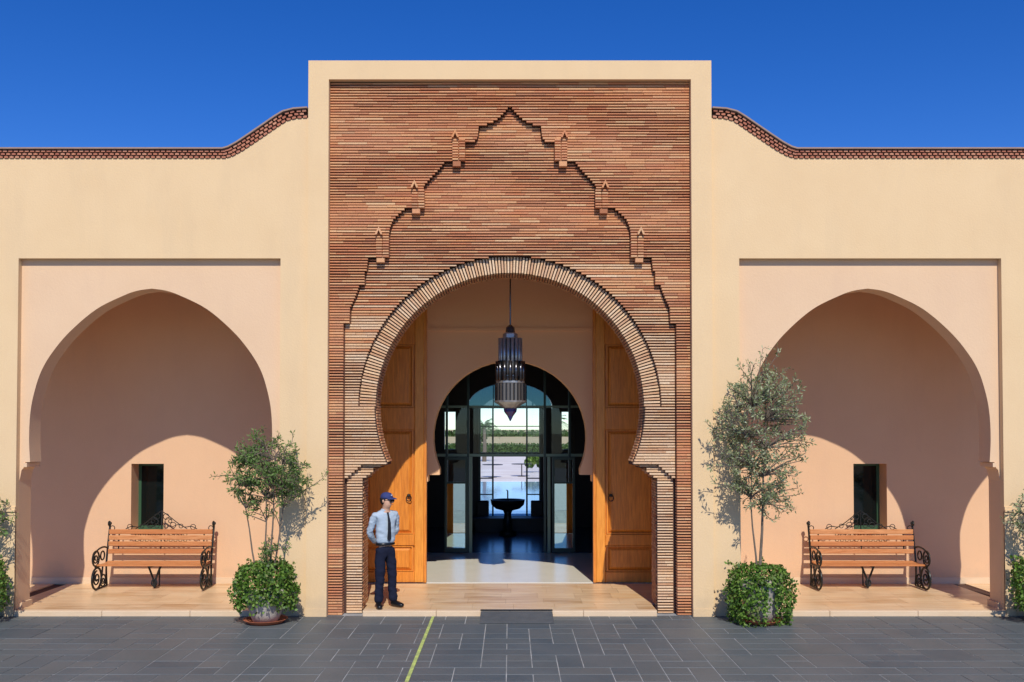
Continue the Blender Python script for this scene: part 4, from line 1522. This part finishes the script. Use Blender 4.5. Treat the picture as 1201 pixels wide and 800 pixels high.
# ================================================================== PERSON
def skin_obj(name, nodes, edges, m, parent, root=0, sub=2, wrinkle=0.0):
    """nodes: {key: ((x,y,z),(rx,ry))}"""
    keys = list(nodes)
    me = bpy.data.meshes.new(name)
    me.from_pydata([nodes[k][0] for k in keys], [(keys.index(a), keys.index(b)) for a, b in edges], [])
    me.materials.append(m)
    o = bpy.data.objects.new(name, me)
    col.objects.link(o)
    o.parent = parent
    md = o.modifiers.new('skin', 'SKIN')
    md.use_smooth_shade = True
    md.branch_smoothing = 0.6
    sv = me.skin_vertices[0] if me.skin_vertices else None
    if sv is None:
        bpy.context.view_layer.objects.active = o
    if sv is not None:
        for i, k in enumerate(keys):
            sv.data[i].radius = nodes[k][1]
            sv.data[i].use_root = (i == root)
    ss = o.modifiers.new('subdivision', 'SUBSURF')
    ss.levels = ss.render_levels = sub
    dg = bpy.context.evaluated_depsgraph_get()
    dg.update()
    ev = o.evaluated_get(dg)
    me2 = bpy.data.meshes.new_from_object(ev)
    o.modifiers.clear()
    o.data = me2
    me2.name = name
    if wrinkle:
        from mathutils import noise
        for v in me2.vertices:
            p = v.co
            k = noise.noise(Vector((p.x * 9, p.y * 9, p.z * 15 + p.x * 8))) + 0.5 * noise.noise(Vector((p.x * 20, p.y * 20, p.z * 34)))
            v.co = p + v.normal * (k * wrinkle)
    if not me2.materials:
        me2.materials.append(m)
    me2.polygons.foreach_set('use_smooth', [True] * len(me2.polygons))
    return o


skinm = mat('tanned skin', (0.62, 0.36, 0.24), (0.54, 0.29, 0.18), 0.5, 20, 0.55)
shirtm = mat('light blue cotton', (0.42, 0.50, 0.58), (0.30, 0.38, 0.46), 0.6, 9, 0.85, 0.5, 14, fine=0.06)
trouserm = mat('navy cloth', (0.013, 0.016, 0.032), (0.016, 0.019, 0.038), 0.6, 8, 0.95, 0.5, 12, spec=0.08)
shoem = mat('black leather', (0.008, 0.008, 0.009), rough=0.3)
capm = mat('blue cap cloth', (0.03, 0.045, 0.16), (0.025, 0.035, 0.12), 0.6, 20, 0.8)
tiem = mat('black tie cloth', (0.008, 0.009, 0.014), rough=0.6)

PYM = 0.33
pxm = U(452, 640, PYM)[0]
person = empty('person', (pxm, PYM, STEP + 0.001), label='man in blue cap, sunglasses, light shirt and dark tie standing with hands behind his back', cat='person')
H = 1.0
nodes = {
    'pel': ((0, 0, 0.93), (0.10, 0.07)), 'wst': ((0, 0, 1.08), (0.10, 0.07)), 'chs': ((0, 0, 1.30), (0.13, 0.09)), 'upc': ((0, 0.005, 1.44), (0.11, 0.08)),
    'nk0': ((0, 0.0, 1.52), (0.062, 0.062)), 'nk1': ((0.005, -0.008, 1.575), (0.062, 0.064)),
    'jaw': ((0.012, -0.038, 1.61), (0.072, 0.082)), 'fac': ((0.015, -0.028, 1.665), (0.078, 0.093)), 'skl': ((0.015, -0.015, 1.725), (0.077, 0.093)), 'top': ((0.015, -0.01, 1.775), (0.05, 0.06)),
}
edges = [('pel', 'wst'), ('wst', 'chs'), ('chs', 'upc'), ('upc', 'nk0'), ('nk0', 'nk1'), ('nk1', 'jaw'), ('jaw', 'fac'), ('fac', 'skl'), ('skl', 'top')]
ARM = {-1: [(-0.180, 0.01, 1.465), (-0.235, 0.09, 1.18), (-0.09, 0.19, 1.00)], 1: [(0.180, 0.01, 1.465), (0.235, 0.09, 1.18), (0.09, 0.20, 1.03)]}
for s in (-1, 1):
    t = 'l' if s < 0 else 'r'
    sh, el, wr = ARM[s]
    nodes['sh' + t] = (sh, (0.052, 0.055))
    nodes['el' + t] = (el, (0.042, 0.042))
    nodes['wr' + t] = (wr, (0.028, 0.022))
    hd = (wr[0] - s * 0.055, wr[1] + 0.02, wr[2] - 0.035)
    nodes['hn' + t] = (hd, (0.038, 0.018))
    edges += [('upc', 'sh' + t), ('sh' + t, 'el' + t), ('el' + t, 'wr' + t), ('wr' + t, 'hn' + t)]
    for k in range(4):
        L = (0.072, 0.08, 0.076, 0.06)[k]
        b = (hd[0] - s * 0.03, hd[1] + 0.004, hd[2] + 0.024 - 0.018 * k)
        mdl = (b[0] - s * L * 0.5, b[1] + 0.012, b[2] - 0.012)
        tp = (b[0] - s * L * 0.85, b[1] - 0.012, b[2] - 0.03)
        for nm_, pp, rr in (('a', b, 0.0095), ('b', mdl, 0.009), ('c', tp, 0.0075)):
            nodes[f'f{t}{k}{nm_}'] = (pp, (rr, rr))
        edges += [('hn' + t, f'f{t}{k}a'), (f'f{t}{k}a', f'f{t}{k}b'), (f'f{t}{k}b', f'f{t}{k}c')]
    nodes['th' + t] = ((hd[0] - s * 0.0, hd[1] - 0.005, hd[2] + 0.05), (0.011, 0.011))
    nodes['tt' + t] = ((hd[0] - s * 0.035, hd[1] - 0.005, hd[2] + 0.065), (0.009, 0.009))
    edges += [('hn' + t, 'th' + t), ('th' + t, 'tt' + t)]
    hipx = s * 0.085
    ft = {-1: (-0.115, -0.02), 1: (0.135, -0.05)}[s]
    nodes['hp' + t] = ((hipx, 0, 0.86), (0.06, 0.065))
    nodes['kn' + t] = (((hipx + ft[0]) / 2, -0.015, 0.50), (0.045, 0.048))
    nodes['an' + t] = ((ft[0], ft[1] + 0.02, 0.09), (0.026, 0.030))
    nodes['to' + t] = ((ft[0] + s * 0.04, ft[1] - 0.07, 0.045), (0.014, 0.012))
    edges += [('pel', 'hp' + t), ('hp' + t, 'kn' + t), ('kn' + t, 'an' + t), ('an' + t, 'to' + t)]
body = skin_obj('body', nodes, edges, skinm, person)
# shirt
sn = {'hem': ((0, 0, 0.985), (0.168, 0.118)), 'wst': ((0, -0.002, 1.08), (0.168, 0.122)), 'mid': ((0, -0.004, 1.20), (0.18, 0.126)), 'chs': ((0, 0, 1.33), (0.192, 0.128)), 'upc': ((0, 0.005, 1.445), (0.155, 0.105)), 'col': ((0, 0.0, 1.52), (0.080, 0.076)), 'co2': ((0, -0.005, 1.555), (0.072, 0.072))}
se = [('hem', 'wst'), ('wst', 'mid'), ('mid', 'chs'), ('chs', 'upc'), ('upc', 'col'), ('col', 'co2')]
for s in (-1, 1):
    t = 'l' if s < 0 else 'r'
    sh, el, wr = [Vector(v) for v in ARM[s]]
    sn['sh' + t] = (tuple(sh), (0.068, 0.068))
    sn['ma' + t] = (tuple(sh.lerp(el, 0.5)), (0.062, 0.062))
    sn['el' + t] = (tuple(el), (0.056, 0.056))
    sn['fa' + t] = (tuple(el.lerp(wr, 0.5)), (0.052, 0.052))
    sn['wr' + t] = (tuple(wr), (0.040, 0.036))
    se += [('upc', 'sh' + t), ('sh' + t, 'ma' + t), ('ma' + t, 'el' + t), ('el' + t, 'fa' + t), ('fa' + t, 'wr' + t)]
shirt = skin_obj('shirt', sn, se, shirtm, person, sub=3, wrinkle=0.014)
tn_ = {'bel': ((0, 0, 1.0), (0.168, 0.122)), 'pel': ((0, 0, 0.93), (0.165, 0.122))}
te = [('bel', 'pel')]
for s in (-1, 1):
    t = 'l' if s < 0 else 'r'
    hp, kn, an = nodes['hp' + t][0], nodes['kn' + t][0], nodes['an' + t][0]
    tn_['hp' + t] = ((hp[0] * 1.08, hp[1], 0.83), (0.092, 0.102))
    tn_['tm' + t] = (((hp[0] + kn[0]) / 2 * 1.05, -0.008, 0.67), (0.085, 0.092))
    tn_['kn' + t] = (kn, (0.076, 0.080))
    tn_['cf' + t] = (((kn[0] + an[0]) / 2, 0.0, 0.30), (0.070, 0.074))
    tn_['an' + t] = ((an[0], an[1], 0.062), (0.068, 0.076))
    te += [('pel', 'hp' + t), ('hp' + t, 'tm' + t), ('tm' + t, 'kn' + t), ('kn' + t, 'cf' + t), ('cf' + t, 'an' + t)]
trs = skin_obj('trousers', tn_, te, trouserm, person, sub=3, wrinkle=0.012)
for s in (-1, 1):
    t = 'l' if s < 0 else 'r'
    an = nodes['an' + t][0]
    ang = s * 0.35
    fx, fy = math.sin(ang), -math.cos(ang)
    shn = {'h': ((an[0] - fx * 0.06, an[1] - fy * 0.06, 0.050), (0.050, 0.052)), 'm': ((an[0] + fx * 0.04, an[1] + fy * 0.04, 0.055), (0.052, 0.056)), 'b': ((an[0] + fx * 0.13, an[1] + fy * 0.13, 0.042), (0.058, 0.042)), 't': ((an[0] + fx * 0.21, an[1] + fy * 0.21, 0.036), (0.042, 0.032))}
    skin_obj('shoe', shn, [('h', 'm'), ('m', 'b'), ('b', 't')], shoem, person)
hz0 = 1.665
hc = Vector((0.015, -0.02, 0))


def local(mb, name, m, smooth=False, rz=0.0, par=None):
    if rz:
        mt = Matrix.Translation((0.015, -0.015, 0)) @ Matrix.Rotation(rz, 4, 'Z') @ Matrix.Translation((-0.015, 0.015, 0))
        mb.v = [tuple(mt @ Vector(p)) for p in mb.v]
    base = root_loc(person)
    mb.v = [tuple(Vector(p) + base) for p in mb.v]
    return mb.build(name, m, person if par is None else par, smooth)


HR = 0.5
cp_ = MB().lathe([(0.090, 1.71), (0.092, 1.735), (0.084, 1.772), (0.060, 1.798), (0.03, 1.809), (0.002, 1.812)], 0.015, -0.012, 20, sq=1.12)
cap = local(cp_, 'cap', capm, True, HR)
vz = MB()
vis = []
for i in range(11):
    a = R(205 + 13 * i)
    vis.append((0.015 + 0.094 * math.cos(a), -0.012 + 0.105 * math.sin(a)))
outv = [(0.015 + 0.10 * math.cos(R(205 + 13 * i)) * 0.85, -0.012 - 0.105 + (-0.085) * math.sin(math.pi * i / 10)) for i in range(11)]
vs = [(x, y, 1.722) for x, y in vis] + [(x, y, 1.705) for x, y in outv] + [(x, y, 1.730) for x, y in vis] + [(x, y, 1.712) for x, y in outv]
fs = []
for i in range(10):
    fs += [(i, i + 1, 12 + i, 11 + i), (22 + i, 33 + i, 34 + i, 23 + i), (11 + i, 12 + i, 34 + i, 33 + i)]
vz.add(vs, fs)
local(vz, 'visor', capm, False, HR, par=cap)
bd = MB().lathe([(0.0, 1.755), (0.018, 1.757), (0.018, 1.775), (0.0, 1.777)], 0.015, -0.108, 8, sq=0.35)
local(bd, 'badge', mat('cap badge', (0.6, 0.62, 0.65), rough=0.4), False, HR, par=cap)
# sunglasses, nose, ears, hair
sg = MB()
for s in (-1, 1):
    sg.lathe([(0.0, 1.657), (0.024, 1.662), (0.029, 1.678), (0.027, 1.694), (0.0, 1.698)], 0.015 + s * 0.035, -0.114, 10, sq=0.5)
    sg.tube([(0.015 + s * 0.06, -0.10, 1.69), (0.015 + s * 0.092, -0.02, 1.69)], 0.005, 5)
sg.tube([(-0.02, -0.124, 1.688), (0.05, -0.124, 1.688)], 0.005, 5)
local(sg, 'sunglasses', tiem, False, HR)
ns = MB()
ns.add([(0.015, -0.118, 1.69), (-0.004, -0.116, 1.642), (0.034, -0.116, 1.642), (0.015, -0.150, 1.650)], [(0, 1, 3), (0, 3, 2), (1, 2, 3), (0, 2, 1)])
local(ns, 'nose', skinm, True, HR, par=body)
for s in (-1, 1):
    local(MB().lathe([(0.002, 1.645), (0.010, 1.652), (0.016, 1.67), (0.014, 1.69), (0.002, 1.70)], 0.015 + s * 0.088, -0.008, 8), 'ear', skinm, True, HR, par=body)
local(MB().lathe([(0.002, 1.614), (0.020, 1.617), (0.022, 1.621), (0.002, 1.625)], 0.015, -0.116, 8, sq=0.5), 'mouth', mat('lips', (0.36, 0.15, 0.11), rough=0.6), True, HR, par=body)
hr = MB().lathe([(0.06, 1.615), (0.080, 1.64), (0.090, 1.70), (0.092, 1.72)], 0.015, 0.006, 16, sq=1.08)
local(hr, 'hair', mat('short dark hair', (0.012, 0.010, 0.009), rough=0.8), True, HR)
tie = MB()
tie.add([(-0.018, -0.078, 1.50), (0.018, -0.078, 1.50), (0.014, -0.098, 1.46), (-0.014, -0.098, 1.46), (-0.03, -0.142, 1.20), (0.03, -0.142, 1.20), (0.0, -0.136, 1.04), (-0.018, -0.06, 1.50), (0.018, -0.06, 1.50), (-0.03, -0.12, 1.20), (0.03, -0.12, 1.20), (-0.026, -0.138, 1.34), (0.026, -0.138, 1.34), (-0.036, -0.136, 1.09), (0.036, -0.136, 1.09)],
        [(0, 3, 2, 1), (3, 11, 12, 2), (11, 4, 5, 12), (4, 13, 14, 5), (13, 6, 14)])
local(tie, 'tie', tiem)
bl = MB().lathe([(0.150, 0.980), (0.158, 0.984), (0.158, 1.012), (0.150, 1.016)], 0, 0, 20, sq=0.74)
local(bl, 'belt', shoem, True)
person.rotation_euler = (0, 0, R(34))
person.scale = (0.97, 0.97, 0.97)
